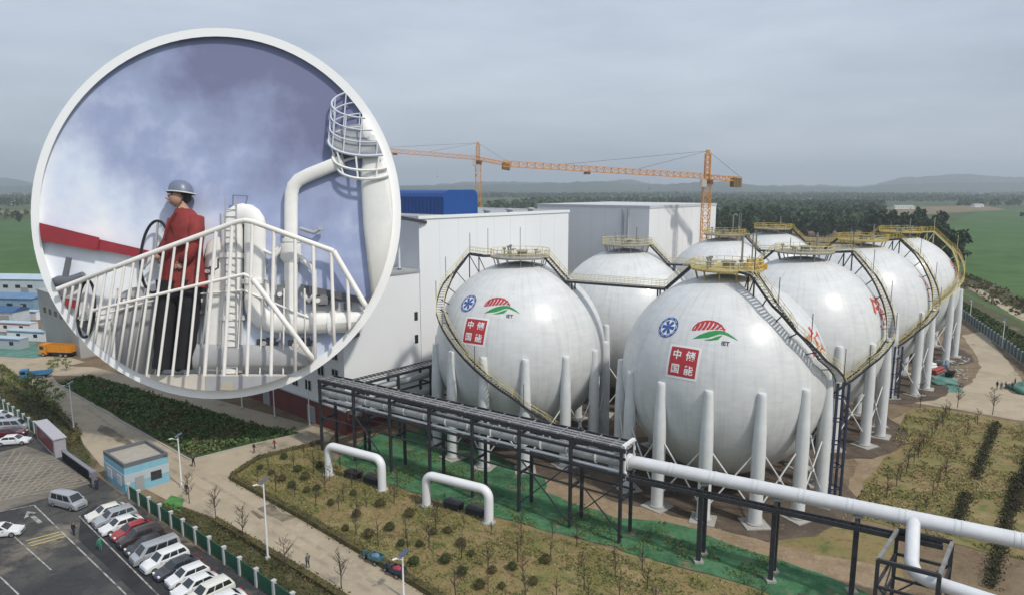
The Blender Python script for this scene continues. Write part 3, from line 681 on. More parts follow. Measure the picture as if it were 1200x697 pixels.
for key in 'BAFGHCDE':
    x, y = TK[key]
    t = thing('spherical_tank', LAB[key], 'gas tank', (x, y, 0), 0, 'white spherical gas tanks')
    inst('shell', shell_me, t)
    ph0 = rad(-87.5)
    for k in range(NL):
        a = ph0 + k * dph
        lgo = inst('leg', leg_me, t, (RL * math.cos(a), RL * math.sin(a), 0), a)
        inst('footing', foot_me, lgo)
        inst('cross_brace', brace_me, t, (0, 0, 0), a)
    m = MB(); m.lathe([(PR, PZ - .12), (PR + .06, PZ - .1), (PR + .06, PZ + .08), (PR, PZ + .1)], 36)
    for k in range(12):
        a = k * PI / 6; p = Vector((PR * .92 * math.cos(a), PR * .92 * math.sin(a), PZ - .1)); m.bar(p, surf(p), .14, .14, up=(1, 0, 0))
    pf = m.build('top_platform', [galv if key not in 'BDE' else mat('yellow_deck', (.40, .31, .10), .7, var=.2, vscale=1.5)], t)
    m = MB(); ring_rail(m, (0, 0), PR, PZ + .1); m.build('platform_rail', cream if key in 'ABFC' else yellow, pf)
    m = MB(); m.lathe([(.75, PZ + .1), (.75, PZ + .75), (.95, PZ + .78), (.95, PZ + .95), (.1, PZ + 1.0)], 18, (.3, .4, 0)); m.build('manhole', galv, t)
    rr = random.Random(ord(key))
    for k in range(5):
        a = rr.uniform(0, 6.28); d = rr.uniform(1.6, 3.6); p = Vector((d * math.cos(a), d * math.sin(a), PZ + .1)); h = rr.uniform(.6, 1.5)
        m = MB(); m.tube([p, p + Vector((0, 0, h))], .13, 8); m.box(p + Vector((0, 0, h)), (.5, .3, .3)); m.tube([p + Vector((0, 0, h * .6)), p + Vector((.9, .2, h * .6))], .09, 6); m.build('valve', galv, t)
    for k, (dx, dy, h, r) in enumerate(((1.6, -1.0, 4.2, .14), (3.2, -.2, 4.6, .1), (3.7, 0, 4.6, .1)) if key in 'BG' else ((1.6, -1.0, 3.2, .12), (-2.2, .5, 2.2, .07)) if key != 'A' else ((-5.0, -1.4, 4.4, .05), (0, 1.5, 4.4, .05))):
        p = Vector((dx, dy, PZ + .1)); pts = [p, p + Vector((0, 0, h))]
        if r > .12: pts += [p + Vector((.3, 0, h + .35)), p + Vector((.75, 0, h + .3)), p + Vector((.85, 0, h - .1))]
        m = MB(); m.tube(pts, r, 8); m.build('vent_pipe', galv, t)
    if key == 'B':
        dk = thing('valve_box', 'orange-yellow valve stand on the top platform of the nearest tank', 'valve stand', (x + 3.3, y - 1.2, PZ + .1))
        m = MB(); m.box((0, 0, .35), (2.6, 1.7, .7)); m.build('box', mat('orange_yellow', (.5, .27, .03), .5, var=.12), dk)
        m = MB()
        for sx in (-1, 0, 1): m.box((sx * .8, 0, 1.0), (.35, .8, .6)); m.tube([(sx * .8, 0, 1.3), (sx * .8, 0, 1.75)], .06, 6)
        m.build('valves', yellow, dk)
    if key in STAIR:
        path = [Vector((0, 0, PZ + .1)) + (lambda v: Vector((v.x, v.y, 0)).normalized() * (PR + .05))(sphP(STAIR[key][0][0], 0, 1))]
        q0 = sphP(STAIR[key][0][0], STAIR[key][0][1], R + STAIR[key][0][2])
        pts = [sphP(a, e, R + c) for a, e, c in STAIR[key]]
        pts[0].z = PZ + .1
        path += pts
        # refine along the arc
        fine = path[:2]
        for i in range(1, len(path) - 1):
            a, b = path[i], path[i + 1]; cen = Vector((0, 0, ZC))
            for j in range(1, 4):
                q = a.lerp(b, j / 3.0)
                if i > 2:
                    rr_ = (a - cen).length * (1 - j / 3) + (b - cen).length * (j / 3); q = cen + (q - cen).normalized() * rr_
                fine.append(q)
        sm_, rm_ = STM[key]
        so = flight(fine, 1.15, sm_, rm_, t)
        for i in range(2, len(fine) - 1, 2):
            m = MB(); m.bar(fine[i] - Vector((0, 0, .25)), surf(fine[i] - Vector((0, 0, .25))), .12, .12, up=(1, 0, 0))
            if i < 6:
                p = fine[i]; dd = R * R - p.x * p.x - p.y * p.y
                if dd > 0: m.bar(p - Vector((0, 0, .25)), Vector((p.x, p.y, ZC + math.sqrt(dd))), .16, .16, up=(1, 0, 0))
            m.build('stair_bracket', sm_, t)
        for i in range(3, len(fine), 4):
            pp = fine[i]; o_ = Vector((pp.x, pp.y, 0)).normalized() * .65
            m = MB(); m.tube([pp + o_, pp + o_ + Vector((0, 0, 3.4))], .05, 5); m.build('light_mast', sm_, t)
        end = fine[-1]
        m = MB()
        for dx, dy in ((.7, .7), (-.7, .7), (-.7, -.7), (.7, -.7)):
            m.bar((end.x + dx, end.y + dy, 0), (end.x + dx, end.y + dy, end.z), .26, .26, up=(1, 0, 0))
        for zz in range(2, int(end.z), 3):
            for (ax_, ay), (bx_, by) in (((.7, .7), (-.7, .7)), ((-.7, .7), (-.7, -.7)), ((-.7, -.7), (.7, -.7)), ((.7, -.7), (.7, .7))):
                m.bar((end.x + ax_, end.y + ay, zz), (end.x + bx_, end.y + by, zz), .14, .14)
        m.build('stair_tower', bluesteel, t)
    if key in 'AB':
        emblems(t, {'A': [(-136, 37), (-106, 36.5), (-122, 20)], 'B': [(-144.7, 34.5), (-114, 35), (-128.5, 17.4)]}[key])
    if key in 'BCDE':
        ch = {'B': '中', 'C': '储', 'D': '国', 'E': '能'}[key]
        az, el = {'B': (-41, 25), 'C': (-41, 25), 'D': (-36, 26), 'E': (-36, 26)}[key]
        decal(t, az, el, [glyph(ch, 5.2, 0, 0, .09)], mat('bright_red_lettering', (.55, .06, .03), .5), 'side_character', .03)

# link walkways between the two rows
base = None
for a_, b_ in (('A', 'B'), ('F', 'C'), ('G', 'D'), ('H', 'E')):
    A_ = Vector((*TK[a_], 0)); B_ = Vector((*TK[b_], 0)); d = (B_ - A_); dl = d.length; d.normalize()
    zt = PZ + .1; zb = 26.1
    s1 = A_ + d * (PR + .1); s2 = A_ + d * (PR + 3.6); s3 = B_ - d * (PR + 3.6); s4 = B_ - d * (PR + .1)
    path = [s1 + Vector((0, 0, zt)), s2 + Vector((0, 0, zb)), s3 + Vector((0, 0, zb)), s4 + Vector((0, 0, zt))]
    t = thing('link_walkway', {'A': 'steel walkway with cream rails joining the two front tanks', 'F': 'steel walkway joining the second pair of tanks, behind the nearest tank top',
                               'G': 'steel walkway joining the third pair of tanks', 'H': 'steel walkway joining the rearmost pair of tanks'}[a_], 'walkway', tuple((A_ + B_) / 2 + Vector((0, 0, zb))), 0, 'walkways between tank rows', world=True)
    flight(path, 1.5, steel, cream if a_ in 'AF' else yellow, t, ('walkway_deck', 'handrail'))
    for c_, e_ in ((A_, s2), (B_, s3)):
        for dd in (0, 1.0):
            p = e_ + d * (dd if c_ is A_ else -dd); w = Vector((p.x - c_.x, p.y - c_.y))
            zz = ZC + math.sqrt(max(1, R * R - w.length_squared))
            for sd in (-.55, .55):
                o_ = Vector((-d.y, d.x, 0)) * sd
                m = MB(); m.bar(Vector((p.x, p.y, zb)) + o_, Vector((p.x, p.y, zz - .2)) + o_, .2, .2, up=(1, 0, 0)); m.build('support_post', steel, t)
# pads under the tanks
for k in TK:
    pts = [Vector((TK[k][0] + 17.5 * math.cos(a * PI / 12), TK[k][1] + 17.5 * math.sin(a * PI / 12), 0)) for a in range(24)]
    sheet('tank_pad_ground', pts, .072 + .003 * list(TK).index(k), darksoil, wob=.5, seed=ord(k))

# ------------------------------------------------------------------ pipe rack and pipelines
K0, K1, K2 = Vector((-28.5, 101.4, 0)), Vector((13.5, 73.3, 0)), Vector((62, 45.9, 0))
dA = (K1 - K0).normalized(); nA = Vector((dA.y, -dA.x, 0))       # nA points towards the road
dB = (K2 - K1).normalized(); nB = Vector((dB.y, -dB.x, 0))
up = Vector((0, 0, 1))
rk = thing('pipe_rack', 'long dark steel pipe rack with open deck running in front of the tanks', 'pipe rack', K0, world=True)
LA = (K1 - K0).length
npost = 8
for i in range(npost):
    c = K0 + dA * (LA * i / (npost - 1) - (.5 if i == npost - 1 else -.3))
    for sd in (1.6, -1.3):
        p = c + nA * sd
        m = MB(); m.bar(p + up * .3, p + up * 11.3, .34, .34, up=dA); po = m.build('post', steel, rk)
        m = MB(); m.box(p + up * .17, (.9, .9, .34)); m.build('footing', concrete, po)
    for z in (5.2, 8.0, 10.3): m = MB(); m.bar(c + nA * 1.6 + up * z, c - nA * 1.3 + up * z, .24, .3); m.build('cross_beam', steel, rk)
for sd in (1.62, -1.32):
    for z, h in ((11.2, .5), (8.2, .34), (10.25, .28), (5.6, .2)):
        m = MB(); m.bar(K0 + dA * .0 + nA * sd + up * z, K1 + nA * sd + up * z, .16, h); m.build('longitudinal_beam', steel, rk)
m = MB()
for i in range(0, 22):
    a = K0 + dA * (.3 + i * LA / 22.0)
    m.bar(a + nA * 1.55 + up * 11.38, a - nA * 1.25 + up * 11.38, .12, .1)
m.build('deck_rungs', mat('worn_deck_steel', (.24, .24, .24), .6, var=.35, vscale=2), rk)
for sd in (.85, .15, -.6):
    m = MB(); m.bar(K0 + nA * sd + up * 11.3, K1 + nA * sd + up * 11.3, .42, .14); m.build('cable_tray', mat('cable_tray', (.22, .22, .23), .55, var=.35, vscale=1.2), rk)
for i in (5, 6, 1):
    a = K0 + dA * (LA * i / 7); b = K0 + dA * (LA * (i + 1) / 7)
    m = MB(); m.bar(a + nA * 1.62 + up * 1, b + nA * 1.62 + up * 7.8, .12, .14); m.bar(a + nA * 1.75 + up * 7.8, b + nA * 1.75 + up * 1, .12, .14)
    m.build('diagonal_brace', steel, rk)
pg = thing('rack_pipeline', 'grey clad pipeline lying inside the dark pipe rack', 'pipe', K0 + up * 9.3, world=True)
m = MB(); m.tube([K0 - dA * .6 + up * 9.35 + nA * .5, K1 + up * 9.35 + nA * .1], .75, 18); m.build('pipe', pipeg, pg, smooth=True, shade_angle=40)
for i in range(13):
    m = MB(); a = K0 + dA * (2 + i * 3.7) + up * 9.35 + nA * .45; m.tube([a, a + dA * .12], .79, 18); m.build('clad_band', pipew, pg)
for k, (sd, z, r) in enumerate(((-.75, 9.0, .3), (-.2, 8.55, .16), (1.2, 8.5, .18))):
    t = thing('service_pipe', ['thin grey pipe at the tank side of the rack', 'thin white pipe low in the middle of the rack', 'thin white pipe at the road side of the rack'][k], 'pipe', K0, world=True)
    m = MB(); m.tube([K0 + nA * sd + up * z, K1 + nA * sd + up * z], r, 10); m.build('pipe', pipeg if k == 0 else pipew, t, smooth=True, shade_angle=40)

# branch rack behind, towards the gap between hall and front left tank
B0 = Vector((-24.2, 100.2, 0)); LB = 34
b2 = thing('branch_rack', 'two-tier dark steel pipe rack between the white annex and the front left tank', 'pipe rack', B0, world=True)
for i in range(6):
    c = B0 + E1 * (1 + i * LB / 5.0)
    for sd in (1.3, -1.3):
        p = c + E2 * sd; m = MB(); m.bar(p, p + up * 10.8, .32, .32, up=E1); m.build('post', steel, b2)
    for z in (5.0, 8.0, 10.4): m = MB(); m.bar(c + E2 * 1.3 + up * z, c - E2 * 1.3 + up * z, .22, .26); m.build('cross_beam', steel, b2)
for sd in (1.35, -1.35):
    for z, h in ((10.75, .4), (8.1, .3), (5.1, .26)):
        m = MB(); m.bar(B0 + E2 * sd + up * z, B0 + E1 * (LB + 2) + E2 * sd + up * z, .14, h); m.build('longitudinal_beam', steel, b2)
m = MB()
for i in range(45): a = B0 + E1 * (.5 + i * .78); m.bar(a + E2 * 1.3 + up * 10.85, a - E2 * 1.3 + up * 10.85, .3, .08)
m.build('deck_rungs', MATS['worn_deck_steel'], b2)
for z, sd, r in ((9.2, -.4, .55), (6.2, -.5, .5), (6.1, .6, .4), (8.8, .8, .25)):
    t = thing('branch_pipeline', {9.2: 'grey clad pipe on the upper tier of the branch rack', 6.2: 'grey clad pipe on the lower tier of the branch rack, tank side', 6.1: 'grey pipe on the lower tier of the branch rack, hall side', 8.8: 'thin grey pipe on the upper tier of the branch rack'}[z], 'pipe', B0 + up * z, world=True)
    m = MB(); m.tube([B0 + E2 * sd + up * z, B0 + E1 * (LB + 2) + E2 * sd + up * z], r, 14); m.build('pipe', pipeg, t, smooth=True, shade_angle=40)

# main white pipeline on trestles
ml = thing('main_pipeline', 'thick white pipeline crossing the lower right corner on steel trestles', 'pipe', K1 + up * 9.5, world=True)
m = MB(); m.tube([K1 - dA * .2 + up * 9.45, K1 + dB * .8 + up * 9.5, K2 + up * 9.5], .72, 24); m.build('pipe', pipew, ml, smooth=True, shade_angle=40)
m = MB(); m.tube([K1 - dA * 1.1 + up * 9.4, K1 - dA * .1 + up * 9.4], .95, 20); m.build('joint_collar', white, ml)
for i in range(1, 12):
    m = MB(); a = K1 + dB * (i * 4.4) + up * 9.5
    m.tube([a, a + dB * .16], .75, 24); m.tube([a + dB * .5, a + dB * .66], .75, 24); m.build('clad_band', mat('clad_band', (.6, .62, .63), .4), ml)
m = MB(); c = K1 + dA * -.4
for sd in (1.3, -1.3):
    q = c + nA * sd; m.bar(q + up * 8.6, q + up * 11.6, .3, .5, up=dA)
m.bar(c + nA * 1.45 + up * 11.6, c - nA * 1.45 + up * 11.6, .35, .3); m.build('end_frame', white, ml)
for i, dist in enumerate((8.2, 15.6, 23.0, 38.0)):
    c = K1 + dB * dist
    t = thing('pipe_trestle', ['dark steel trestle nearest the rack carrying the white pipeline', 'second dark steel trestle under the white pipeline counted from the rack', 'third dark steel trestle under the white pipeline, before the valve frame', 'dark steel trestle under the white pipeline at the right edge'][i], 'trestle', c, group='trestles under the white pipeline', world=True)
    for sd in (1.0, -1.0):
        p = c + nB * sd; m = MB(); m.bar(p + up * .3, p + up * 8.3, .46, .46, up=dB); m.build('leg', steel, t)
        m = MB(); m.box(p + up * .16, (.95, .95, .32)); m.build('footing', concrete, t)
    m = MB(); m.bar(c + nB * 1.4 + up * 8.4, c - nB * 1.4 + up * 8.4, .34, .26); m.build('cross_beam', steel, t); m = MB(); m.bar(c + nB * 1 + up * 4, c - nB * 1 + up * 4, .2, .2); m.build('cross_beam', steel, t)
    m = MB(); m.box(c + up * 8.66, (.7, .7, .3)); m.build('saddle', concrete, t)
tr = thing('cable_ladder', 'dark cable ladder running just below the white pipeline', 'cable tray', K1 + up * 7.9, world=True)
m = MB()
for sd in (1.5, .75): m.bar(K1 + nB * sd + up * 8.0, K1 + dB * 30 + nB * sd + up * 8.0, .16, .45)
for i in range(50): a = K1 + dB * (i * .6 + .2); m.bar(a + nB * 1.5 + up * 8.05, a + nB * .75 + up * 8.05, .08, .08)
m.build('ladder', steel, tr)
# tee and lower pipe in a steel frame
tp = thing('tee_pipeline', 'white branch pipe that drops from the main pipeline and turns right at the bottom edge', 'pipe', (38, 58, 8), world=True)
q0 = K1 + dB * 27.6 + up * 9.5
q1 = G(1068, 664, 7.6); q2 = G(1080, 677, 7.4); q3 = G(1117, 689, 7.4); q4 = q3 + (q3 - q2) * 3.5
m = MB(); m.tube([q0, q0.lerp(q1, .5), q0.lerp(q1, .92), q1.lerp(q2, .3), q1.lerp(q2, .7) , q2.lerp(q3, .25), q3, q4], .58, 20); m.build('pipe', pipew, tp, smooth=True, shade_angle=50)
fr = thing('pipe_support', 'open dark steel frame around the white branch pipe at the bottom edge', 'pipe support', G(1060, 690), world=True)
C4 = [G(1052, 620, 8.6), G(1029, 656, 8.6), G(1101, 674, 8.6), G(1116, 635, 8.6)]
for p in C4:
    m = MB(); m.bar(p, Vector((p.x, p.y, 0)), .32, .32, up=dB); m.build('post', steel, fr)
for i in range(4):
    a, b = C4[i], C4[(i + 1) % 4]
    m = MB(); m.bar(a, b, .28, .34); m.build('top_beam', steel if i in (1, 3) else mat('worn_grey_steel', (.2, .2, .19), .6, var=.2), fr)
    for z in (6.2, 3.8): m = MB(); m.bar(a - up * (8.6 - z), b - up * (8.6 - z), .2, .24); m.build('mid_beam', steel, fr)
    m = MB(); m.bar(a - up * 2.3, b - up * 6.5, .12, .12); m.build('diagonal_brace', steel, fr)

# two white goosenecks in the planting
for k, (a, b, h, lab) in enumerate(((G(386, 556), G(448, 574), 4.4, 'white upside-down U pipe nearer the road bend, rising from the planting'), (G(500, 592), G(573, 612), 4.2, 'white upside-down U pipe standing closer to the middle of the pipe rack'))):
    t = thing('gooseneck_pipe', lab, 'pipe', a, world=True, group='white U pipes in the planting')
    d = (b - a).normalized(); rr = 1.1
    pts = [a]
    for j in range(7): an_ = PI / 2 * j / 6; pts.append(a + d * (rr - rr * math.cos(an_)) + up * (h - rr + rr * math.sin(an_)))
    for j in range(7): an_ = PI / 2 * j / 6; pts.append(b - d * (rr - rr * math.sin(an_)) + up * (h - rr + rr * math.cos(an_)))
    pts.append(b)
    m = MB(); m.tube(pts, .56, 18); m.build('pipe', white, t, smooth=True, shade_angle=50)
    for e in (a, b): m = MB(); m.lathe([(.85, 0), (.85, .18)], 16, e); m.build('collar', concrete, t)
    for j, fr_ in enumerate((.36, .72)):
        c = a + (b - a) * fr_ - nA * 1.1
        bx = thing('valve_pit', ['black steel pit box beside the first white U pipe, left of two', 'black steel pit box beside the first white U pipe, right of two', 'black steel pit box beside the second white U pipe, left of two', 'black steel pit box beside the second white U pipe, right of two'][k * 2 + j], 'pit box', c, math.atan2(d.y, d.x))
        m = MB(); m.box((0, 0, .45), (2.3, 1.3, .9)); m.build('box', black, bx)
        m = MB(); m.box((0, 0, .94), (2.45, 1.45, .08)); m.build('lid', mat('box_lid', (.06, .06, .065), .5, var=.3), bx)

# ------------------------------------------------------------------ lamps, poles, gatehouse, gate, fences
def lamp(px, py, h, lab, panel=True, small=False):
    t = thing('street_lamp' if panel else 'pole', lab, 'street lamp' if panel else 'pole', G(px, py), rad(35), 'lamps and poles along the roads')
    m = MB(); m.tube([(0, 0, 0), (0, 0, h)], [.12, .07], 8); m.build('pole', white, t)
    m = MB(); m.box((0, 0, .15), (.5, .5, .3)); m.build('footing', concrete, t)
    if panel:
        m = MB(); m.box((.1, 0, h + .15), (1.0, .7, .06), ax=(Vector((.9, 0, .43)), Vector((0, 1, 0)), Vector((-.43, 0, .9)))); m.build('solar_panel', mat('solar_panel', (.09, .11, .15), .2), t)
        m = MB(); m.bar((0, 0, h - .5), (-.7, 0, h - .2), .06, .06); m.box((-.85, 0, h - .18), (.5, .2, .08)); m.build('lamp_arm', white, t)
lamp(213, 570, 7.2, 'white lamp post with solar panel beside the blue gatehouse')
lamp(314, 655, 9.0, 'white lamp post with solar panel in the grass strip before the fence')
lamp(473, 700, 4.6, 'white lamp post with solar panel at the bottom edge by the parked tricycles')
lamp(87, 505, 8.2, 'white lamp post beside the hedge by the gate')
lamp(363, 499, 10.2, 'tall thin white pole by the annex corner', False)
lamp(322, 489, 9, 'thin white pole left of the annex corner pole', False)
lamp(284, 479, 8, 'thin white pole at the foot of the annex, below the round picture', False)
lamp(1136, 378, 7, 'far white lamp post on the east fence', True)
lamp(1174, 408, 7.2, 'white lamp post on the east fence near the right edge', True)

gh = thing('gatehouse', 'small pale blue flat-roofed gatehouse with grey band at the site entrance', 'gatehouse', (-50.9, 84.8, 0), world=True)
o = Vector((-50.9, 84.8, 0)); lb = mat('pale_blue_wall', (.20, .42, .52), .6, var=.07, vscale=1.2)
m = MB(); ebox(m, o, 0, 5.6, 0, 7.4, 0, 3.7); m.build('wall', lb, gh)
m = MB()
for a in ((0, 5.6, 0, .25), (0, 5.6, 7.15, 7.4), (0, .25, .25, 7.15), (5.35, 5.6, .25, 7.15)): ebox(m, o, *a, 3.7, 4.25)
m.build('parapet', mat('parapet_dark', (.12, .13, .14), .7), gh)
m = MB(); ebox(m, o, .25, 5.35, .25, 7.15, 3.7, 3.78); m.build('roof', mat('roof_screed', (.37, .34, .29), .9, var=.08, vscale=1), gh)
m = MB(); ebox(m, o, -.04, 5.64, -.04, 7.44, 1.5, 2.75); m.build('stripe', mat('band_grey', (.42, .47, .5), .6, var=.05), gh)
for a, b in (((-.08, .02, 1.2, 2.6), None), ((-.08, .02, 4.6, 6.2), None)):
    m = MB(); ebox(m, o, *a, 1.0, 2.3); w = m.build('window', framew, gh)
    m = MB(); ebox(m, o, -.12, -.08, a[2] + .1, a[3] - .1, 1.1, 2.2); m.build('pane', glass, w)
m = MB(); ebox(m, o, 1.2, 2.3, -.08, .02, 0, 2.1); m.build('door', MATS['grey_door'], gh)
m = MB(); ebox(m, o, 3.2, 4.6, -.08, .02, 1.0, 2.2); m.build('window', glass, gh)
# gate sign wall and sliding gate
s0, s1 = G(50, 513), G(72, 535)
d = (s1 - s0).normalized(); nn = Vector((d.y, -d.x, 0))
sw = thing('gate_wall', 'low grey-topped gate wall with dark red name panel at the entrance', 'wall', s0, world=True)
m = MB(); m.bar(s0 + up * 1.45, s1 + up * 1.45, 1.5, 2.9); m.build('wall', mat('grey_stone', (.34, .33, .36), .7, var=.08, vscale=2), sw)
m = MB(); m.bar(s0 - d * .2 + up * 2.95, s1 + d * .2 + up * 2.95, 1.8, .16); m.build('coping', mat('coping_stone', (.42, .41, .44), .7), sw)
L_ = (s1 - s0).length
m = MB(); c = s0.lerp(s1, .5) - nn * -.79 + up * 1.5; m.box(c, (L_ * .84, .08, 1.9), ax=(d, nn, up)); m.build('name_panel', mat('dark_red_panel', (.16, .03, .03), .5, var=.2, vscale=1), sw)
g0, g1 = G(75, 540), G(110, 566)
sg = thing('sliding_gate', 'low dark retractable gate between the gate wall and the gatehouse', 'gate', g0, world=True)
d2 = (g1 - g0).normalized(); n2 = Vector((-d2.y, d2.x, 0)); LG = (g1 - g0).length
m = MB(); m.bar(g0 + up * 1.75, g1 + up * 1.75, .5, .16); m.build('top_rail', mat('gate_grey', (.3, .3, .33), .4, metal=.5), sg)
m = MB()
nb = int(LG / .45)
for k in range(nb):
    a = g0 + d2 * (k * LG / nb); b = g0 + d2 * ((k + 1) * LG / nb)
    m.bar(a + up * .15, b + up * 1.7, .1, .05); m.bar(b + up * .15 + n2 * .14, a + up * 1.7 + n2 * .14, .1, .05); m.bar(a + up * .1, a + up * 1.75, .3, .06, up=d2)
m.build('scissor_bars', steel, sg)
m = MB(); m.box(g1 + up * .9, (.9, .7, 1.8), ax=(d2, n2, up)); m.build('drive_head', MATS['gate_grey'], sg)

def green_fence(pts, lab, h=1.9, step=3.1, panel=None, postm=None):
    P = [G(*p) for p in pts]; t = thing('mesh_fence', lab, 'fence', P[0], world=True)
    for a, b in zip(P, P[1:]):
        n = max(1, round((b - a).length / step)); dd = (b - a) / n
        for k in range(n):
            p = a + dd * k; q = p + dd
            m = MB(); m.bar(p + dd.normalized() * .2 + up * (h * .5 + .05), q - dd.normalized() * .2 + up * (h * .5 + .05), .05, h - .25)
            for z in (.22, h * .93): m.bar(p + dd.normalized() * .2 + up * z, q - dd.normalized() * .2 + up * z, .12, .07)
            m.build('panel', panel or mat('green_fence_mesh', (.015, .09, .05), .6, var=.25, vscale=3), t)
        for k in range(n + 1):
            if k == n and b is not P[-1]: continue
            p = a + dd * k
            m = MB(); m.box(p + up * (h * .53), (.34, .34, h * 1.06), math.atan2(dd.y, dd.x)); m.box(p + up * (h * 1.08), (.44, .44, .1), math.atan2(dd.y, dd.x))
            m.build('post', postm or mat('fence_post_concrete', (.45, .47, .46), .8, var=.08), t)
green_fence([(152, 584), (230, 637), (322, 702), (392, 750)], 'green mesh fence with pale square posts behind the row of parked cars')
green_fence([(-30, 457), (0, 477), (48, 512)], 'green mesh fence with pale posts at the left edge, ending at the gate wall')
green_fence([(1126, 372), (1150, 390), (1180, 412), (1215, 440), (1260, 478)], 'long dark blue-green site fence along the east road', 2.6, 3.0, mat('dark_bluegreen_panel', (.03, .075, .085), .6, var=.2, vscale=1), mat('fence_post_grey', (.3, .34, .35), .7))

# ------------------------------------------------------------------ tower cranes
orange = mat('crane_orange', (.62, .27, .05), .55, var=.12, vscale=1)
cwm = mat('counterweight', (.17, .12, .06), .8)
def lattice(mb, a, b, w, n, tri=False, r=.09, bevel=None):
    a, b = Vector(a), Vector(b); d = (b - a).normalized()
    x = d.cross(up) if abs(d.z) < .9 else Vector((1, 0, 0)); x.normalize(); z = x.cross(d).normalized()
    cs = [x * w / 2 - z * w * .3, x * -w / 2 - z * w * .3, z * w * .6] if tri else [x * w / 2 + z * w / 2, x * -w / 2 + z * w / 2, x * -w / 2 - z * w / 2, x * w / 2 - z * w / 2]
    for c in cs: mb.bar(a + c, b + c, r * 2, r * 2)
    for i in range(n):
        p, q = a.lerp(b, i / n), a.lerp(b, (i + 1) / n)
        for k in range(len(cs)):
            c1, c2 = cs[k], cs[(k + 1) % len(cs)]
            mb.bar(p + c1, q + c2, r * 1.3, r * 1.3); mb.bar(p + c1, p + c2, r * 1.3, r * 1.3)
def crane(lab, base, zj, ztop, tip, counter, zbase=0):
    b = Vector((base[0], base[1], zbase)); t = thing('tower_crane', lab, 'tower crane', b, world=True, group='tower cranes')
    m = MB(); lattice(m, b, (b.x, b.y, zj - 1.6), 2.0, int((zj - zbase) / 2.2), r=.1); m.build('mast', orange, t)
    m = MB(); m.box((b.x, b.y, zj - 1.1), (2.8, 2.8, 1.0)); m.lathe([(1.7, -.5), (1.7, 0)], 16, (b.x, b.y, zj - .2)); m.build('slewing_ring', mat('crane_dark', (.2, .09, .04), .6), t)
    m = MB(); lattice(m, (b.x, b.y, zj), (b.x, b.y, ztop - 1), 1.3, 5, r=.11); m.bar((b.x, b.y, ztop - 1.2), (b.x, b.y, ztop), 1.0, .8, up=(1, 0, 0)); m.build('tower_head', orange, t)
    j0 = Vector((b.x, b.y, zj + .5)); tip = Vector(tip); ct = Vector(counter)
    m = MB(); lattice(m, j0, tip, 1.5, int((tip - j0).length / 2.2), True, r=.085); m.build('jib', orange, t)
    m = MB(); lattice(m, j0, ct, 1.2, 6, r=.1); m.bar(j0 - up * .5, ct - up * .5, 1.3, .12); m.build('counter_jib', orange, t)
    for k in range(3):
        m = MB(); e = ct + (j0 - ct).normalized() * (.6 + k * 1.0); m.box(e - up * 1.0, (.9, 1.6, 2.6), math.atan2((ct - j0).y, (ct - j0).x)); m.build('counterweight', cwm, t)
    side = Vector((0, -1, 0))
    m = MB(); c = Vector((b.x - 1.4, b.y - 1.6, zj - 1.2)); m.box(c, (1.4, 1.8, 2.0)); cab = m.build('cab', mat('crane_cab', (.5, .48, .42), .5), t)
    m = MB(); m.box(c + Vector((-.1, -.93, .2)), (1.2, .06, 1.1)); m.box(c + Vector((-.73, 0, .2)), (.06, 1.5, 1.1)); m.build('window', glass, cab)
    m = MB(); hd = Vector((b.x, b.y, ztop - .3))
    for f in (.38, .75): m.tube([hd, j0.lerp(tip, f) + up * .8], .05, 4)
    m.tube([hd, ct + up * .6], .05, 4); m.build('tie_cable', steel, t)
    tr_ = j0.lerp(tip, .62)
    m = MB(); m.box(tr_ - up * .9, (1.6, 1.6, .6)); tro = m.build('trolley', MATS['crane_dark'], t)
    m = MB(); m.tube([tr_ - up * .9, tr_ - up * 5], .04, 4); m.box(tr_ - up * 5.2, (.4, .4, .6)); m.build('hook_block', cwm, tro)
crane('nearer orange tower crane whose mast rises in front of the far hall', (54.9, 195), 42.4, 50.4, (-2.2, 171, 45.6), (65.8, 199.5, 42.3))
crane('farther orange tower crane behind the blue roof house, jib pointing left', (-12.8, 262), 50.2, 56.8, (-62, 255, 54.5), (-.8, 265, 48.6))

# ------------------------------------------------------------------ vehicles
tyre = mat('tyre', (.018, .018, .019), .85); rimm = mat('rim', (.42, .43, .44), .35, metal=.7); lampw = mat('headlamp', (.75, .76, .76), .1); lampr = mat('tail_lamp', (.35, .01, .01), .2)
plate = mat('dark_trim', (.025, .025, .027), .6)
CARS = {  # length, width, stations (x from front, z top, half width factor), cabin (x0 bottom, x1 bottom, x0 top, x1 top, z belt, z roof)
 'sedan': (4.6, 1.78, [(0, .52, .80), (.12, .66, .92), (.5, .78, .97), (1.2, .92, 1), (3.7, .96, 1), (4.3, .95, .97), (4.52, .82, .9), (4.6, .6, .84)], (1.15, 4.15, 1.95, 3.45, .93, 1.46)),
 'suv': (4.65, 1.86, [(0, .6, .82), (.1, .8, .93), (.45, .98, .98), (1.2, 1.06, 1), (4.2, 1.1, 1), (4.5, 1.08, .97), (4.62, .9, .92), (4.65, .6, .86)], (1.1, 4.58, 1.85, 4.2, 1.05, 1.7)),
 'hatch': (4.1, 1.72, [(0, .52, .80), (.12, .7, .92), (.45, .84, .97), (1.0, .95, 1), (3.6, 1.0, 1), (3.95, .98, .96), (4.07, .8, .9), (4.1, .55, .84)], (.95, 4.02, 1.75, 3.55, .96, 1.52)),
 'van': (4.9, 1.85, [(0, .6, .84), (.08, .85, .95), (.35, 1.0, .99), (.8, 1.06, 1), (4.6, 1.1, 1), (4.85, 1.1, .98), (4.9, .6, .92)], (.55, 4.86, 1.35, 4.7, 1.06, 1.92))}
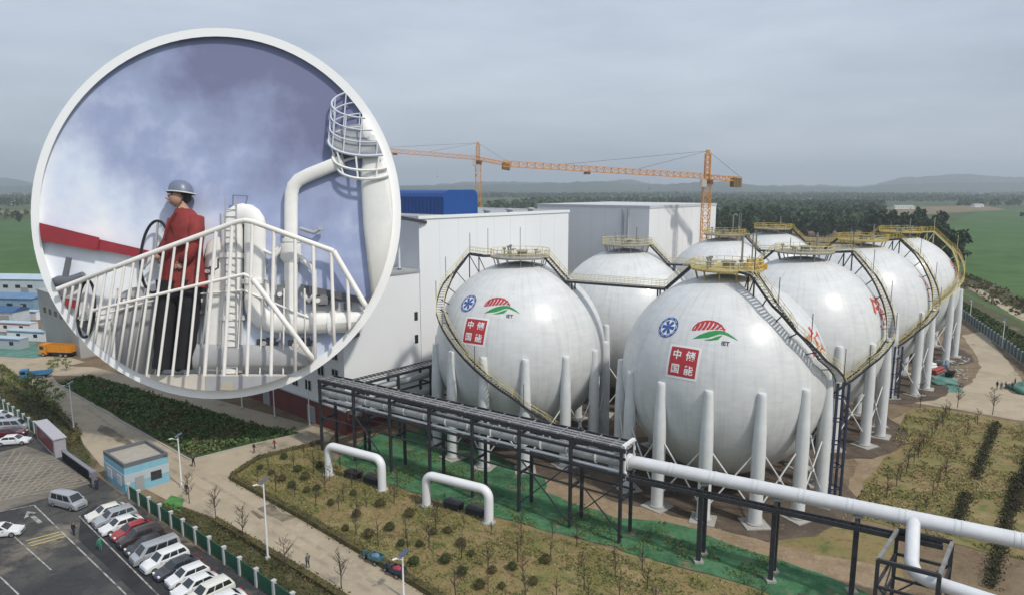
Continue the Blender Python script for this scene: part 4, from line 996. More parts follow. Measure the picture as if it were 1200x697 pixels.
def car_protos(kind):
    Lc, w, st, cab = CARS[kind]; hw = w / 2
    body = MB(); rings = []
    for x, zt, f in st:
        y = hw * f; rings.append([(Lc / 2 - x, s_ * yy, z) for s_, lst in ((1, [(y * .88, .2), (y * .98, .32), (y, zt * .62), (y * .97, zt - .07), (y * .86, zt)]), (-1, [(y * .86, zt), (y * .97, zt - .07), (y, zt * .62), (y * .98, .32), (y * .88, .2)])) for yy, z in lst])
    vs = [p for r in rings for p in r]; n = 10
    fs = [[i * n + k, i * n + (k + 1) % n, (i + 1) * n + (k + 1) % n, (i + 1) * n + k] for i in range(len(rings) - 1) for k in range(n)]
    fs += [list(range(n))[::-1], [(len(rings) - 1) * n + k for k in range(n)]]
    body.add(vs, fs)
    b0, b1, t0, t1, zb, zr = cab
    def ringc(x0, x1, y, z): return [(Lc / 2 - x0, y, z), (Lc / 2 - x0, -y, z), (Lc / 2 - x1, -y, z), (Lc / 2 - x1, y, z)]
    lo = ringc(b0, b1, hw * .93, zb - .03); hi = ringc(t0, t1, hw * .74, zr - .06); tp = ringc(t0 + .18, t1 - .12, hw * .62, zr)
    body.add(lo + hi + tp, [[0, 1, 5, 4], [1, 2, 6, 5], [2, 3, 7, 6], [3, 0, 4, 7], [4, 5, 9, 8], [5, 6, 10, 9], [6, 7, 11, 10], [7, 4, 8, 11], [8, 9, 10, 11]])
    LO = [Vector(p) for p in lo]; HI = [Vector(p) for p in hi]
    wins = []
    def pane(i, j, u0, u1, v0, v1):
        a, b, c, d_ = LO[i], LO[j], HI[j], HI[i]
        f = lambda u, v: (a.lerp(b, u)).lerp(d_.lerp(c, u), v)
        nrm = (b - a).cross(d_ - a).normalized() * .015; cen = Vector((0, 0, .8))
        if nrm.dot(a + (c - a) * .5 - Vector((0, 0, zb))) < 0: nrm = -nrm
        return [f(u0, v0) + nrm, f(u1, v0) + nrm, f(u1, v1) + nrm, f(u0, v1) + nrm]
    panes = [(0, 1, .07, .93, .1, .94), (2, 3, .09, .91, .25, .9)]
    ns = 3 if kind in ('van', 'suv') else 2
    for (i, j) in ((1, 2), (3, 0)):
        for k in range(ns):
            a = .07 + k * .86 / ns; bb = .07 + (k + 1) * .86 / ns - .03
            panes.append((i, j, a, bb, .16, .88))
    for p in panes: m_ = MB(); m_.add(pane(*p), [[0, 1, 2, 3]]); wins.append(m_)
    return body, wins, Lc, hw
def mesh_of(mb, name, m, smooth=False, ang=None):
    o = mb.build(name, m, None, smooth, shade_angle=ang); me = o.data; bpy.data.objects.remove(o); return me
wh = MB(); wh.add(*(lambda n, r, w: ([(r * math.cos(2 * PI * k / n) * q, y, r * math.sin(2 * PI * k / n) * q) for q, y in ((.6, -w), (.93, -w), (1, -w * .7), (1, w * .7), (.93, w), (.6, w)) for k in range(n)], [[i * n + k, i * n + (k + 1) % n, (i + 1) * n + (k + 1) % n, (i + 1) * n + k] for i in range(5) for k in range(n)]))(18, .33, .11))
wheel_me = mesh_of(wh, 'wheel', tyre, True, 40)
ri = MB(); n = 14; ri.add([(.205 * math.cos(2 * PI * k / n), y, .205 * math.sin(2 * PI * k / n)) for y in (-.1, .1) for k in range(n)], [list(range(n)), list(range(n, 2 * n))[::-1]] + [[k, n + k, n + (k + 1) % n, (k + 1) % n] for k in range(n)])
rim_me = mesh_of(ri, 'rim', rimm)
CACHE = {}
def make_car(kind, colname, col, lab, pos, rz, group=None, cat='car', metal=.0):
    if kind not in CACHE:
        b, ws, Lc, hw = car_protos(kind); CACHE[kind] = (b, [mesh_of(x, 'window', glass) for x in ws], Lc, hw)
    b, ws, Lc, hw = CACHE[kind]
    t = thing({'van': 'parked_van'}.get(kind, 'parked_car'), lab, cat, pos, rz, group)
    pm = mat('car_paint_' + colname, col, .28, metal=metal, coat=.6)
    if (kind, colname) not in CACHE: CACHE[(kind, colname)] = mesh_of(b, 'body', pm, True, 32)
    inst('body', CACHE[(kind, colname)], t)
    for w_ in ws: inst('window', w_, t)
    if 'door' not in CACHE or True:
        for sx in (1, -1):
            for sy in (1, -1):
                x = Lc / 2 - (.82 if sx > 0 else Lc - .85)
                w1 = inst('wheel', wheel_me, t, (x, sy * (hw - .1), .33)); inst('rim', rim_me, w1, (0, sy * .015, 0))
        for sy in (1, -1):
            m = MB(); m.box((Lc / 2 - .13, sy * hw * .66, .64), (.2, .34, .14)); m.build('headlight', lampw, t)
            m = MB(); m.box((-Lc / 2 + .08, sy * hw * .7, .82), (.16, .26, .18)); m.build('tail_light', lampr, t)
            m = MB(); m.box((Lc / 2 - CARS[kind][3][0] - .45, sy * (hw + .08), CARS[kind][3][4] + .06), (.1, .2, .13)); m.build('mirror', pm, t)
        m = MB(); m.box((Lc / 2 - .02, 0, .42), (.1, hw * 1.1, .16)); m.build('grille', plate, t)
        m = MB(); m.box((Lc / 2 + .035, 0, .42), (.03, .44, .13)); m.build('number_plate', mat('plate_blue', (.03, .09, .3), .5), t)
        m = MB(); m.box((-Lc / 2 - .005, 0, .5), (.03, .44, .13)); m.build('number_plate', MATS['plate_blue'], t)
    return t
WHT = ('white', (.72, .73, .73)); SIL = ('silver', (.42, .44, .46)); DRK = ('dark', (.022, .023, .027)); BRN = ('dark_brown', (.045, .032, .03)); RED = ('red', (.30, .02, .02)); GRY = ('dark_grey', (.06, .065, .08)); CRM = ('cream_white', (.70, .69, .62))
ca, cb_ = G(133, 590, 1.4), G(265, 695, 1.4)
row = [('sedan', CRM, 'white saloon at the far end of the parked row, next to the gatehouse'), ('suv', SIL, 'silver estate with roof rack look, second in the row from the gatehouse'), ('sedan', WHT, 'white saloon between the silver estate and the red saloon'),
       ('sedan', RED, 'red saloon parked in the row'), ('suv', BRN, 'dark brown off-roader next to the red saloon'), ('sedan', DRK, 'black saloon between the brown off-roader and the silver minivan'), ('van', SIL, 'silver minivan parked in the row with three side windows'),
       ('suv', WHT, 'white off-roader next to the silver minivan'), ('sedan', GRY, 'dark grey saloon between two white cars in the row'), ('hatch', WHT, 'white hatchback next to the dark grey saloon, toward the bottom edge'), ('sedan', WHT, 'white saloon third from the near end of the row'),
       ('suv', CRM, 'cream white off-roader second from the near end of the row'), ('sedan', WHT, 'white saloon at the near end of the row, cut by the bottom edge'), ('hatch', WHT, 'white hatchback below the bottom edge of the row')]
hd = math.atan2(-E1.y, -E1.x)
rv = random.Random(4)
for i, (k, c, lab) in enumerate(row[:13]):
    p = ca.lerp(cb_, i / 12.0); p.z = .09
    p += E1 * (rv.uniform(-.2, .25) - .7)
    make_car(k, c[0], c[1], lab, p, hd + rad(rv.uniform(-2.5, 2.5)), 'cars parked in a row along the green fence', metal=.35 if c in (SIL, GRY) else 0)
va = G(80, 588, .6); va.z = .06
make_car('van', 'silver', SIL[1], 'silver minivan driving across the forecourt before the gate', va, rad(-22), cat='van')
va = G(0, 622, .6); va.z = .06
make_car('sedan', 'white', WHT[1], 'white saloon cut by the left edge of the picture on the forecourt', va, rad(14))
for k, (px, py, kd, c, lab) in enumerate([(16, 515, 'sedan', WHT, 'white saloon nearest the gate wall at the left edge'), (12, 506, 'sedan', ('dark_red', (.10, .012, .02)), 'dark red saloon behind the white one at the left edge'), (14, 499, 'van', SIL, 'silver minivan behind the dark red saloon at the left edge'), (4, 492, 'suv', SIL, 'silver off-roader behind the minivan at the left edge'), (0, 486, 'sedan', WHT, 'white saloon last of the cars at the left edge')]):
    p = G(px, py, .7); p.z = .06
    make_car(kd, c[0], c[1], lab, p, rad(12), 'cars parked at the left edge')
# orange truck and blue pickup at the back left, tricycles on the road
def wheels(t, xs, y, r, sc):
    for x in xs:
        for sy in (1, -1):
            w1 = inst('wheel', wheel_me, t, (x, sy * y, .33 * sc), 0, (sc, sc * 1.3, sc)); inst('rim', rim_me, w1, (0, sy * .015, 0))
ot = thing('dump_truck', 'orange dump truck parked in front of the grey warehouse', 'truck', G(70, 417), rad(172))
om = mat('truck_orange', (.62, .25, .02), .45, var=.08)
m = MB(); m.box((3.4, 0, 1.75), (1.9, 2.4, 2.3)); m.box((3.3, 0, 2.98), (1.6, 2.2, .16)); cb2 = m.build('cab', om, ot)
m = MB(); m.box((4.37, 0, 2.2), (.06, 2.1, .9)); m.box((3.6, 1.22, 2.2), (1, .05, .8)); m.box((3.6, -1.22, 2.2), (1, .05, .8)); m.build('window', glass, cb2)
m = MB()
m.box((-.9, 1.2, 2.1), (6.2, .12, 1.7)); m.box((-.9, -1.2, 2.1), (6.2, .12, 1.7)); m.box((-3.95, 0, 2.1), (.12, 2.3, 1.7)); m.box((2.15, 0, 2.2), (.12, 2.3, 1.9)); m.box((-.9, 0, 1.28), (6.1, 2.3, .1))
for k in range(6): m.box((-3.6 + k * 1.1, -1.29, 2.1), (.14, .08, 1.6)); m.box((-3.6 + k * 1.1, 1.29, 2.1), (.14, .08, 1.6))
m.build('tipper_body', om, ot)
m = MB(); m.box((.2, 0, .85), (8.4, 1.0, .3)); m.build('chassis', steel, ot)
wheels(ot, (3.3, -1.4, -2.7), 1.05, 0, 1.55)
bt = thing('pickup_truck', 'small blue flatbed truck on the road at the back left', 'truck', G(42, 443), rad(205))
bm2 = mat('truck_blue', (.05, .18, .34), .45)
m = MB(); m.box((1.9, 0, 1.3), (1.5, 1.8, 1.6)); m.box((1.8, 0, 2.14), (1.2, 1.6, .12)); c2 = m.build('cab', bm2, bt)
m = MB(); m.box((2.67, 0, 1.6), (.05, 1.6, .7)); m.box((2, .92, 1.6), (.8, .05, .6)); m.box((2, -.92, 1.6), (.8, .05, .6)); m.build('window', glass, c2)
m = MB(); m.box((-1, 0, .95), (4, 1.9, .1)); m.box((-1, .93, 1.25), (4, .05, .5)); m.box((-1, -.93, 1.25), (4, .05, .5)); m.box((-2.98, 0, 1.25), (.05, 1.8, .5)); m.build('flatbed', bm2, bt)
m = MB(); m.box((0, 0, .7), (5, .8, .25)); m.build('chassis', steel, bt)
wheels(bt, (1.9, -1.6), .8, 0, 1.05)
def tricycle(lab, p, rz, bodym, loadm):
    t = thing('cargo_tricycle', lab, 'tricycle', p, rz, 'cargo tricycles on the road'); t.scale = (.88, .88, .88)
    m = MB(); m.box((-.55, 0, .75), (1.7, 1.15, .08)); m.box((-.55, .58, .98), (1.7, .05, .42)); m.box((-.55, -.58, .98), (1.7, .05, .42)); m.box((-1.4, 0, .98), (.05, 1.1, .42)); m.box((.3, 0, 1.0), (.05, 1.1, .5)); m.build('cargo_box', bodym, t)
    m = MB(); m.box((.72, 0, .8), (.6, .55, .22)); m.build('seat', black, t)
    m = MB(); m.bar((.3, 0, .6), (1.3, 0, .55), .14, .14); m.bar((1.35, 0, .3), (1.1, 0, 1.25), .1, .1, up=(0, 1, 0)); m.bar((1.1, -.4, 1.25), (1.1, .4, 1.25), .06, .06); m.build('frame', bodym, t)
    m = MB(); m.box((1.28, 0, .85), (.1, .6, .6)); m.build('leg_shield', bodym, t)
    m = MB(); m.blob((-.5, 0, 1.05), .5, 3, 2, (1.3, .9, .5), .2); m.build('load', loadm, t, smooth=True)
    for x, y in ((1.4, 0), (-.8, .55), (-.8, -.55)):
        w1 = inst('wheel', wheel_me, t, (x, y, .3), 0, (.9, .6, .9)); inst('rim', rim_me, w1)
p = G(437, 659); p.z = .06
tricycle('teal cargo tricycle parked at the road edge', p, rad(150), mat('teal_paint', (.05, .16, .2), .5), mat('blue_tarp', (.12, .2, .27), .8, var=.2))
p = G(462, 674); p.z = .06
tricycle('dark tricycle with a red load nearer the lamp post', p, rad(150), mat('dark_blue_paint', (.03, .045, .09), .5), mat('red_load', (.32, .04, .06), .8, var=.2))

# ------------------------------------------------------------------ people
def skin_mesh(name, joints, edges, mats, zcuts, root=0, sub=1):
    me = bpy.data.meshes.new(name); me.from_pydata([j[0] for j in joints], edges, [])
    o = bpy.data.objects.new(name, me); COL.objects.link(o)
    md = o.modifiers.new('s', 'SKIN'); md.use_smooth_shade = True
    for i, j in enumerate(joints):
        r = j[1]; me.skin_vertices[0].data[i].radius = (r, r) if not isinstance(r, tuple) else r
        me.skin_vertices[0].data[i].use_root = i == root
    sb = o.modifiers.new('u', 'SUBSURF'); sb.levels = sub; sb.render_levels = sub
    dg = bpy.context.evaluated_depsgraph_get(); out_ = bpy.data.meshes.new_from_object(o.evaluated_get(dg))
    bpy.data.objects.remove(o); out_.name = name; out_.materials.clear()
    for m_ in mats: out_.materials.append(m_)
    for p in out_.polygons:
        p.use_smooth = True; c = p.center; k = 0
        for f in zcuts:
            if f(c): break
            k += 1
        p.material_index = min(k, len(mats) - 1)
    return out_
skinm = mat('skin', (.45, .27, .19), .6); hairm = mat('hair', (.015, .013, .012), .7)
def walker(step=.0, lean=0.0, arm=.1):
    J = [((0, 0, .92), .145), ((0, .0, 1.12), .135), ((0, .0, 1.36), .155), ((0, 0, 1.5), .065), ((.01, 0, 1.56), .075), ((.015, 0, 1.66), .105), ((.01, 0, 1.74), .07)]
    E = [(0, 1), (1, 2), (2, 3), (3, 4), (4, 5), (5, 6)]
    for s_ in (1, -1):
        b = len(J)
        J += [((0, s_ * .1, .86), .1), ((s_ * step * .5, s_ * .1, .48), .068), ((s_ * step, s_ * .1, .1), .045), ((s_ * step + .13, s_ * .11, .05), .04)]
        E += [(0, b), (b, b + 1), (b + 1, b + 2), (b + 2, b + 3)]
        b = len(J)
        J += [((0, s_ * .2, 1.4), .065), ((-s_ * arm, s_ * .25, 1.13), .048), ((-s_ * arm * 1.6 + .05, s_ * .24, .88), .034), ((-s_ * arm * 1.6 + .08, s_ * .235, .8), .036)]
        E += [(2, b), (b, b + 1), (b + 1, b + 2), (b + 2, b + 3)]
    return J, E
PMESH = {}
def person(lab, px, py, rz, top, bot, step=0.0, group=None, z=.06):
    key = (top, bot, step)
    if key not in PMESH:
        J, E = walker(step, arm=.06 + step * .5)
        tm = mat('jacket_' + top, JCOL[top], .85); bmn = mat('trousers_' + bot, JCOL[bot], .85)
        PMESH[key] = skin_mesh('body', J, E, [hairm, skinm, skinm, tm, black, bmn], [lambda c: c.z > 1.69 or (c.z > 1.58 and c.x < -.03), lambda c: c.z > 1.49, lambda c: abs(c.y) > .18 and c.z < .86, lambda c: c.z > .86 or abs(c.y) > .19, lambda c: c.z < .09])
    p = G(px, py); p.z = z
    t = thing('person', lab, 'person', p, rz, group); inst('body', PMESH[key], t); return t
JCOL = {'black': (.015, .016, .02), 'navy': (.02, .03, .07), 'green': (.03, .2, .13), 'grey': (.12, .12, .13), 'red': (.3, .03, .03), 'brown': (.1, .06, .04), 'white': (.6, .6, .6)}
person('person in black standing by the gatehouse door, left of two', 107, 571, .3, 'black', 'black', 0, 'people by the gatehouse')
person('person in navy standing by the gatehouse door, right of two', 114, 574, 2.4, 'navy', 'black', 0, 'people by the gatehouse')
person('person in dark clothes standing alone on the forecourt by the parked cars', 87, 628, 1.2, 'black', 'navy', 0)
person('person in green vest on the dark lane beside the parked cars', 118, 646, 2.0, 'green', 'green', .12)
person('person in dark clothes walking on the road near the garden corner', 227, 547, 2.6, 'black', 'black', .22)
person('person in dark clothes on the path in front of the annex, left of two', 298, 531, .6, 'black', 'brown', .15, 'people on the annex path')
person('person in red-brown jacket on the path in front of the annex, right of two', 322, 526, .6, 'red', 'black', .15, 'people on the annex path')
person('person in dark jacket standing at the left edge of the road', 361, 666, 2.2, 'grey', 'black', .08)
person('person in dark jacket near the lamp post beside the gatehouse', 219, 580, 1.0, 'navy', 'grey', .08)
for k, (px, py, lab, tp_) in enumerate([(1168, 456, 'leftmost dark figure in the group standing on the east road', 'black'), (1173, 457, 'figure in grey in the group on the east road', 'grey'), (1178, 456, 'figure in navy in the group on the east road', 'navy'), (1186, 457, 'figure in brown in the group on the east road', 'brown'), (1189, 452, 'rightmost dark figure in the group on the east road', 'black')]):
    person('person, ' + lab, px, py, k * 1.3, tp_, 'black' if k % 2 else 'navy', .1, 'people on the east road')

# ------------------------------------------------------------------ vegetation
def leafmat(name, c, c2): return mat(name, c, .8, col2=c2, vscale=.9, spec=.25)
leaf_dark = leafmat('leaf_dark', (.028, .052, .02), (.058, .085, .03))
leaf_mid = leafmat('leaf_mid', (.035, .06, .018), (.07, .095, .03))
leaf_pale = leafmat('leaf_pale', (.12, .17, .045), (.21, .25, .08))
leaf_olive = leafmat('leaf_olive', (.065, .062, .026), (.13, .11, .045)); leaf_hedge = leafmat('leaf_hedge', (.03, .035, .018), (.065, .06, .028)); leaf_shrub = leafmat('leaf_shrub', (.04, .055, .02), (.085, .095, .032))
bark = mat('bark', (.09, .068, .05), .9, var=.25, vscale=3)
twigm = mat('twig', (.065, .048, .036), .9, var=.2, vscale=3)
def leafquad(mb, p, s, rnd):
    a = Vector((rnd.uniform(-1, 1), rnd.uniform(-1, 1), rnd.uniform(-1, 1))).normalized(); b = a.orthogonal().normalized()
    q = rnd.uniform(0, 6.3); c = a.cross(b); b2 = b * math.cos(q) + c * math.sin(q); c2 = a.cross(b2)
    mb.add([p - b2 * s - c2 * s * .6, p + b2 * s - c2 * s * .6, p + b2 * s * .7 + c2 * s * .6, p - b2 * s * .7 + c2 * s * .6], [[0, 1, 2, 3]])
def tree_meshes(seed, h, cw, nclump, nleaf, ls, lm, tall=.6, lowest=.25):
    rnd = random.Random(seed); tr = MB(); cr_ = MB()
    tr.tube([(0, 0, 0), (rnd.uniform(-.1, .1), rnd.uniform(-.1, .1), h * .4), (rnd.uniform(-.3, .3), rnd.uniform(-.3, .3), h * .85)], [h * .02, h * .014, h * .004], 7)
    for k in range(nclump):
        t = rnd.random(); z = h * (lowest + (1 - lowest) * t)
        prof = math.sin(PI * min(1, (.12 + .88 * t))) ** .7
        a = rnd.uniform(0, 2 * PI); r = cw * prof * math.sqrt(rnd.random())
        c = Vector((r * math.cos(a), r * math.sin(a), z)); cs = cw * rnd.uniform(.25, .45)
        if k % 2 == 0: tr.tube([(0, 0, max(.3, z - cw * .8)), c], [h * .006, h * .002], 4)
        for j in range(nleaf):
            o = Vector((rnd.gauss(0, .5), rnd.gauss(0, .5), rnd.gauss(0, .4 * tall + .1))) * cs
            leafquad(cr_, c + o, ls * rnd.uniform(.6, 1.3), rnd)
    return mesh_of(tr, 'trunk', bark, True, 60), mesh_of(cr_, 'crown', lm)
def bare_meshes(seed, h, spread, n, lm=None):
    rnd = random.Random(seed); tr = MB(); cr_ = MB()
    tr.tube([(0, 0, 0), (rnd.uniform(-.08, .08), rnd.uniform(-.08, .08), h * .5), (rnd.uniform(-.2, .2), rnd.uniform(-.2, .2), h)], [.07, .05, .016], 6)
    for k in range(n):
        z = h * rnd.uniform(.25, .9); a = rnd.uniform(0, 6.3); l = spread * (1.1 - z / h * .6) * rnd.uniform(.7, 1.2)
        d = Vector((math.cos(a), math.sin(a), rnd.uniform(.7, 1.5))); p = Vector((0, 0, z)); q = p + d.normalized() * l
        cr_.tube([p, p.lerp(q, .5) + Vector((0, 0, -.05)), q], [.036, .027, .011], 4)
        for j in range(4):
            s_ = p.lerp(q, rnd.uniform(.3, .95)); e = s_ + Vector((rnd.uniform(-1, 1), rnd.uniform(-1, 1), rnd.uniform(.1, 1.2))).normalized() * l * .45
            cr_.tube([s_, e], [.02, .009], 3, cap=False)
            if lm and rnd.random() < .7: leafquad(cr_, e, .07, rnd)
    return mesh_of(tr, 'trunk', twigm), mesh_of(cr_, 'crown', twigm)
def inpoly(p, poly):
    c = False; n = len(poly)
    for i in range(n):
        a, b = poly[i], poly[(i + 1) % n]
        if (a.y > p.y) != (b.y > p.y) and p.x < (b.x - a.x) * (p.y - a.y) / (b.y - a.y) + a.x: c = not c
    return c
def plant(name, lab, cat, ms, p, rz, sc, group):
    t = thing(name, lab, cat, p, rz, group); t.scale = (sc, sc, sc)
    inst('trunk', ms[0], t); inst('crown', ms[1], t); return t
sap = [bare_meshes(10 + k, 2.8 + .35 * (k % 4), 1.15, 9 + k % 3) for k in range(6)]
POLB1 = [G(*q) for q in [(272, 560), (300, 540), (345, 529), (380, 525), (400, 548), (450, 568), (520, 592), (600, 615), (760, 658), (880, 690), (960, 720), (700, 800), (525, 700), (450, 656), (360, 602)]]
POLB2 = [G(*q) for q in [(1062, 484), (1085, 479), (1120, 484), (1188, 497), (1215, 503), (1240, 600), (1215, 660), (1130, 640), (1000, 604), (985, 612), (1035, 540), (1050, 510)]]
rv = random.Random(12)
dV = (K1 - K0).normalized(); nV = Vector((dV.y, -dV.x, 0))
SL = 'bare young sapling with thin brown twigs in the planting bed along the pipe rack'
for i in range(-2, 24):
    for j in range(0, 9):
        p = K0 + dV * (i * 3.9 + (j % 2) * 1.9 + rv.uniform(-.5, .5)) + nV * (5.2 + j * 3.0 + rv.uniform(-.4, .4)); p.z = .07
        if inpoly(p, POLB1) and rv.random() < .72: plant('sapling', SL, 'sapling', sap[rv.randrange(6)], p, rv.uniform(0, 6.3), rv.uniform(.6, 1.05), 'saplings along the pipe rack')
SR = 'bare brown sapling in the straight rows of the planting beside the right tanks'
Rr0 = G(1112, 486)
for i in range(-9, 12):
    for j in range(0, 22):
        p = Rr0 - E2 * (i * 4.4) - E1 * (j * 2.6 + rv.uniform(-.3, .3)) + E2 * rv.uniform(-.3, .3); p.z = .07
        if inpoly(p, POLB2) and rv.random() < .8 and i % 3 != 2: plant('sapling', SR, 'sapling', sap[rv.randrange(6)], p, rv.uniform(0, 6.3), rv.uniform(.6, 1.0), 'saplings in rows beside the right tanks')
big = [bare_meshes(40 + k, 4.8, 2.0, 17) for k in range(3)]
for k, (px, py, lab) in enumerate([(1122, 478, 'taller bare tree at the far edge of the right planting, middle of three'), (1163, 486, 'taller bare tree beside the east road with spreading twigs'), (1078, 478, 'taller bare tree at the far edge of the right planting, nearest the tanks'), (285, 632, 'bare tree in the grass strip right of the lamp post by the fence'), (253, 608, 'bare tree in the grass strip before the green fence, nearest the gatehouse'), (335, 672, 'bare tree in the grass strip nearest the bottom edge'), (222, 590, 'small bare tree just right of the gatehouse'), (400, 690, 'bare tree by the road at the bottom edge')]):
    p = G(px, py); p.z = .08; plant('bare_tree', lab, 'tree', big[k % 3], p, k * 1.1, 1.0 if k < 3 else .85, None)
# round clipped shrubs
def shrub_mesh(seed, lm):
    rnd = random.Random(seed); mb = MB(); mb.blob((0, 0, .42), .4, seed, 2, (1, 1, .9), .2)
    for k in range(420):
        a, b = rnd.uniform(0, 6.3), rnd.uniform(-.6, 1.57); r = rnd.uniform(.42, .6)
        leafquad(mb, Vector((r * math.cos(a) * math.cos(b), r * math.sin(a) * math.cos(b), .45 + r * math.sin(b) * .85)), .055, rnd)
    return mesh_of(mb, 'foliage', lm)
shr = [shrub_mesh(3 + k, leaf_olive if k % 2 else leaf_shrub) for k in range(4)]
SH = 'round dark clipped shrub in the planting bed by the road bend'
for px, py in [(333, 538), (305, 550), (331, 564), (342, 572), (358, 562), (360, 577), (388, 592), (414, 581), (418, 606), (371, 575), (457, 622), (446, 594), (318, 556), (349, 553), (375, 548), (480, 606), (492, 641), (522, 660), (540, 640), (508, 626), (525, 625), (552, 652), (577, 672), (542, 674), (562, 690), (588, 690), (600, 668), (625, 685), (640, 660), (485, 662), (470, 640), (432, 630), (405, 622)]:
    p = G(px, py); p.z = .07; o = inst('round_shrub', shr[rv.randrange(4)], None, p, rv.uniform(0, 6), rv.uniform(.75, 1.25)); tag(o, SH, 'shrub', 'round shrubs in the planting bed')
def hedge(pts, lab, h=.8, w=.9, lm=leaf_olive, seed=1, n=60):
    rnd = random.Random(seed); mb = MB(); P = [G(*q) for q in pts]
    for a, b in zip(P, P[1:]):
        L_ = (b - a).length; d = (b - a) / L_; nn_ = Vector((-d.y, d.x, 0))
        if lm is not leaf_hedge: mb.bar(a + up * h * .45, b + up * h * .45, w * .75, h * .8)
        for k in range(int(L_ * n)):
            p = a + d * rnd.uniform(0, L_) + nn_ * rnd.gauss(0, w * .3) + up * rnd.uniform(h * .1, h * 1.08); leafquad(mb, p, .11 * rnd.uniform(.6, 1.3), rnd)
    o = mb.build('hedge', lm, None, origin=P[0]); tag(o, lab, 'hedge'); return o
hedge([(272, 561), (360, 610), (450, 663), (505, 697), (560, 733)], 'low dark hedge along the kerb between road and rack planting', .8, 1.0, leaf_olive, 5)
hedge([(272, 558), (302, 538), (376, 519)], 'low hedge along the annex path side of the planting', .6, .7, leaf_olive, 6)
hedge([(252, 611), (330, 657), (398, 699), (440, 728)], 'low brown-green hedge along the left road edge', .6, 1.0, leaf_olive, 7)
hedge([(0, 430), (60, 475), (92, 510), (84, 522)], 'low brown hedge curving behind the gate wall', .9, 1.0, leaf_olive, 8)
for k, (a, b) in enumerate([((1167, 497), (1142, 562)), ((1133, 580), (1115, 628)), ((1192, 560), (1160, 690)), ((1212, 515), (1190, 600))]):
    hedge([a, b], ['dark clipped hedge row in the right planting nearest the east road', 'short dark hedge row in the right planting below the first one', 'long dark hedge row at the right edge above the pipeline', 'dark hedge row cut by the right edge'][k], [.75, .7, .85, .8][k], 1.3, leaf_hedge, 20 + k, 95)
# ground cover
def cover(name, poly, n, s, zmax, lm, seed, fn=None, up_=False):
    rnd = random.Random(seed); mb = MB(); P = [G(*q) for q in poly]
    x0, x1 = min(p.x for p in P), max(p.x for p in P); y0, y1 = min(p.y for p in P), max(p.y for p in P); k = 0; t = 0
    from mathutils import noise
    while k < n and t < n * 12:
        t += 1; p = Vector((rnd.uniform(x0, x1), rnd.uniform(y0, y1), 0))
        if not inpoly(p, P): continue
        v = noise.noise(Vector((p.x * .16, p.y * .16, seed))) + .5 * noise.noise(Vector((p.x * .5, p.y * .5, seed)))
        if fn and v < fn: continue
        k += 1; p.z = .1 + rnd.random() * zmax * max(.25, .6 + v); leafquad(mb, p, s * rnd.uniform(.5, 1.4), rnd)
    o = mb.build(name, lm, None, origin=P[0]); o['kind'] = 'stuff'; return o
straw = leafmat('dry_grass', (.24, .19, .08), (.33, .27, .12)); grassg = leafmat('fresh_grass', (.10, .13, .035), (.19, .19, .06))
PB1 = [(272, 560), (300, 540), (345, 529), (380, 525), (400, 548), (450, 568), (520, 592), (600, 615), (760, 658), (880, 690), (960, 720), (700, 800), (525, 700), (450, 656), (360, 602)]
PB2 = [(1062, 484), (1085, 479), (1120, 484), (1188, 497), (1215, 503), (1240, 600), (1215, 660), (1130, 640), (1000, 604), (985, 612), (1035, 540), (1050, 510)]
cover('garden_groundcover', [(70, 449), (107, 441), (299, 499), (352, 507), (224, 535)], 16000, .2, .75, leafmat('leaf_garden', (.075, .13, .04), (.13, .18, .06)), 3)
cover('garden_groundcover', [(70, 449), (107, 441), (299, 499), (352, 507), (224, 535)], 2200, .2, .9, leafmat('leaf_garden_brown', (.10, .085, .045), (.15, .12, .06)), 31, .1)
cover('dry_grass_tufts', PB1, 9000, .09, .2, straw, 5)
cover('grass_tufts', PB1, 12000, .10, .28, grassg, 6, -.05)
cover('dry_grass_tufts', PB2, 9000, .12, .2, straw, 7, -.1)
cover('grass_tufts', PB2, 4500, .12, .22, grassg, 8, .1)
cover('grass_tufts', [(395, 543), (430, 514), (500, 520), (600, 562), (720, 608), (790, 613), (860, 641), (940, 665), (1010, 694), (880, 687), (760, 653), (600, 611), (450, 565)], 4200, .1, .25, grassg, 18, .08)
cover('grass_tufts', [(206, 592), (250, 608), (330, 655), (399, 699), (440, 730), (380, 740), (322, 699), (250, 642), (172, 590)], 5000, .1, .3, leaf_olive, 9)
cover('grass_tufts', [(-30, 435), (0, 445), (58, 477), (94, 514), (108, 543), (100, 543), (50, 505), (0, 474), (-30, 455)], 4000, .12, .35, leaf_olive, 10)
cover('verge_grass', [(1126, 352), (1150, 366), (1215, 404), (1260, 430), (1330, 470), (1260, 476), (1215, 438), (1180, 410), (1150, 388), (1128, 372)], 6000, .3, .5, leaf_mid, 11)
cover('verge_scrub_bushes', [(1118, 318), (1160, 332), (1240, 374), (1300, 430), (1255, 404), (1200, 374), (1150, 350), (1124, 336)], 3000, .4, 1.4, leaf_olive, 12, .05)

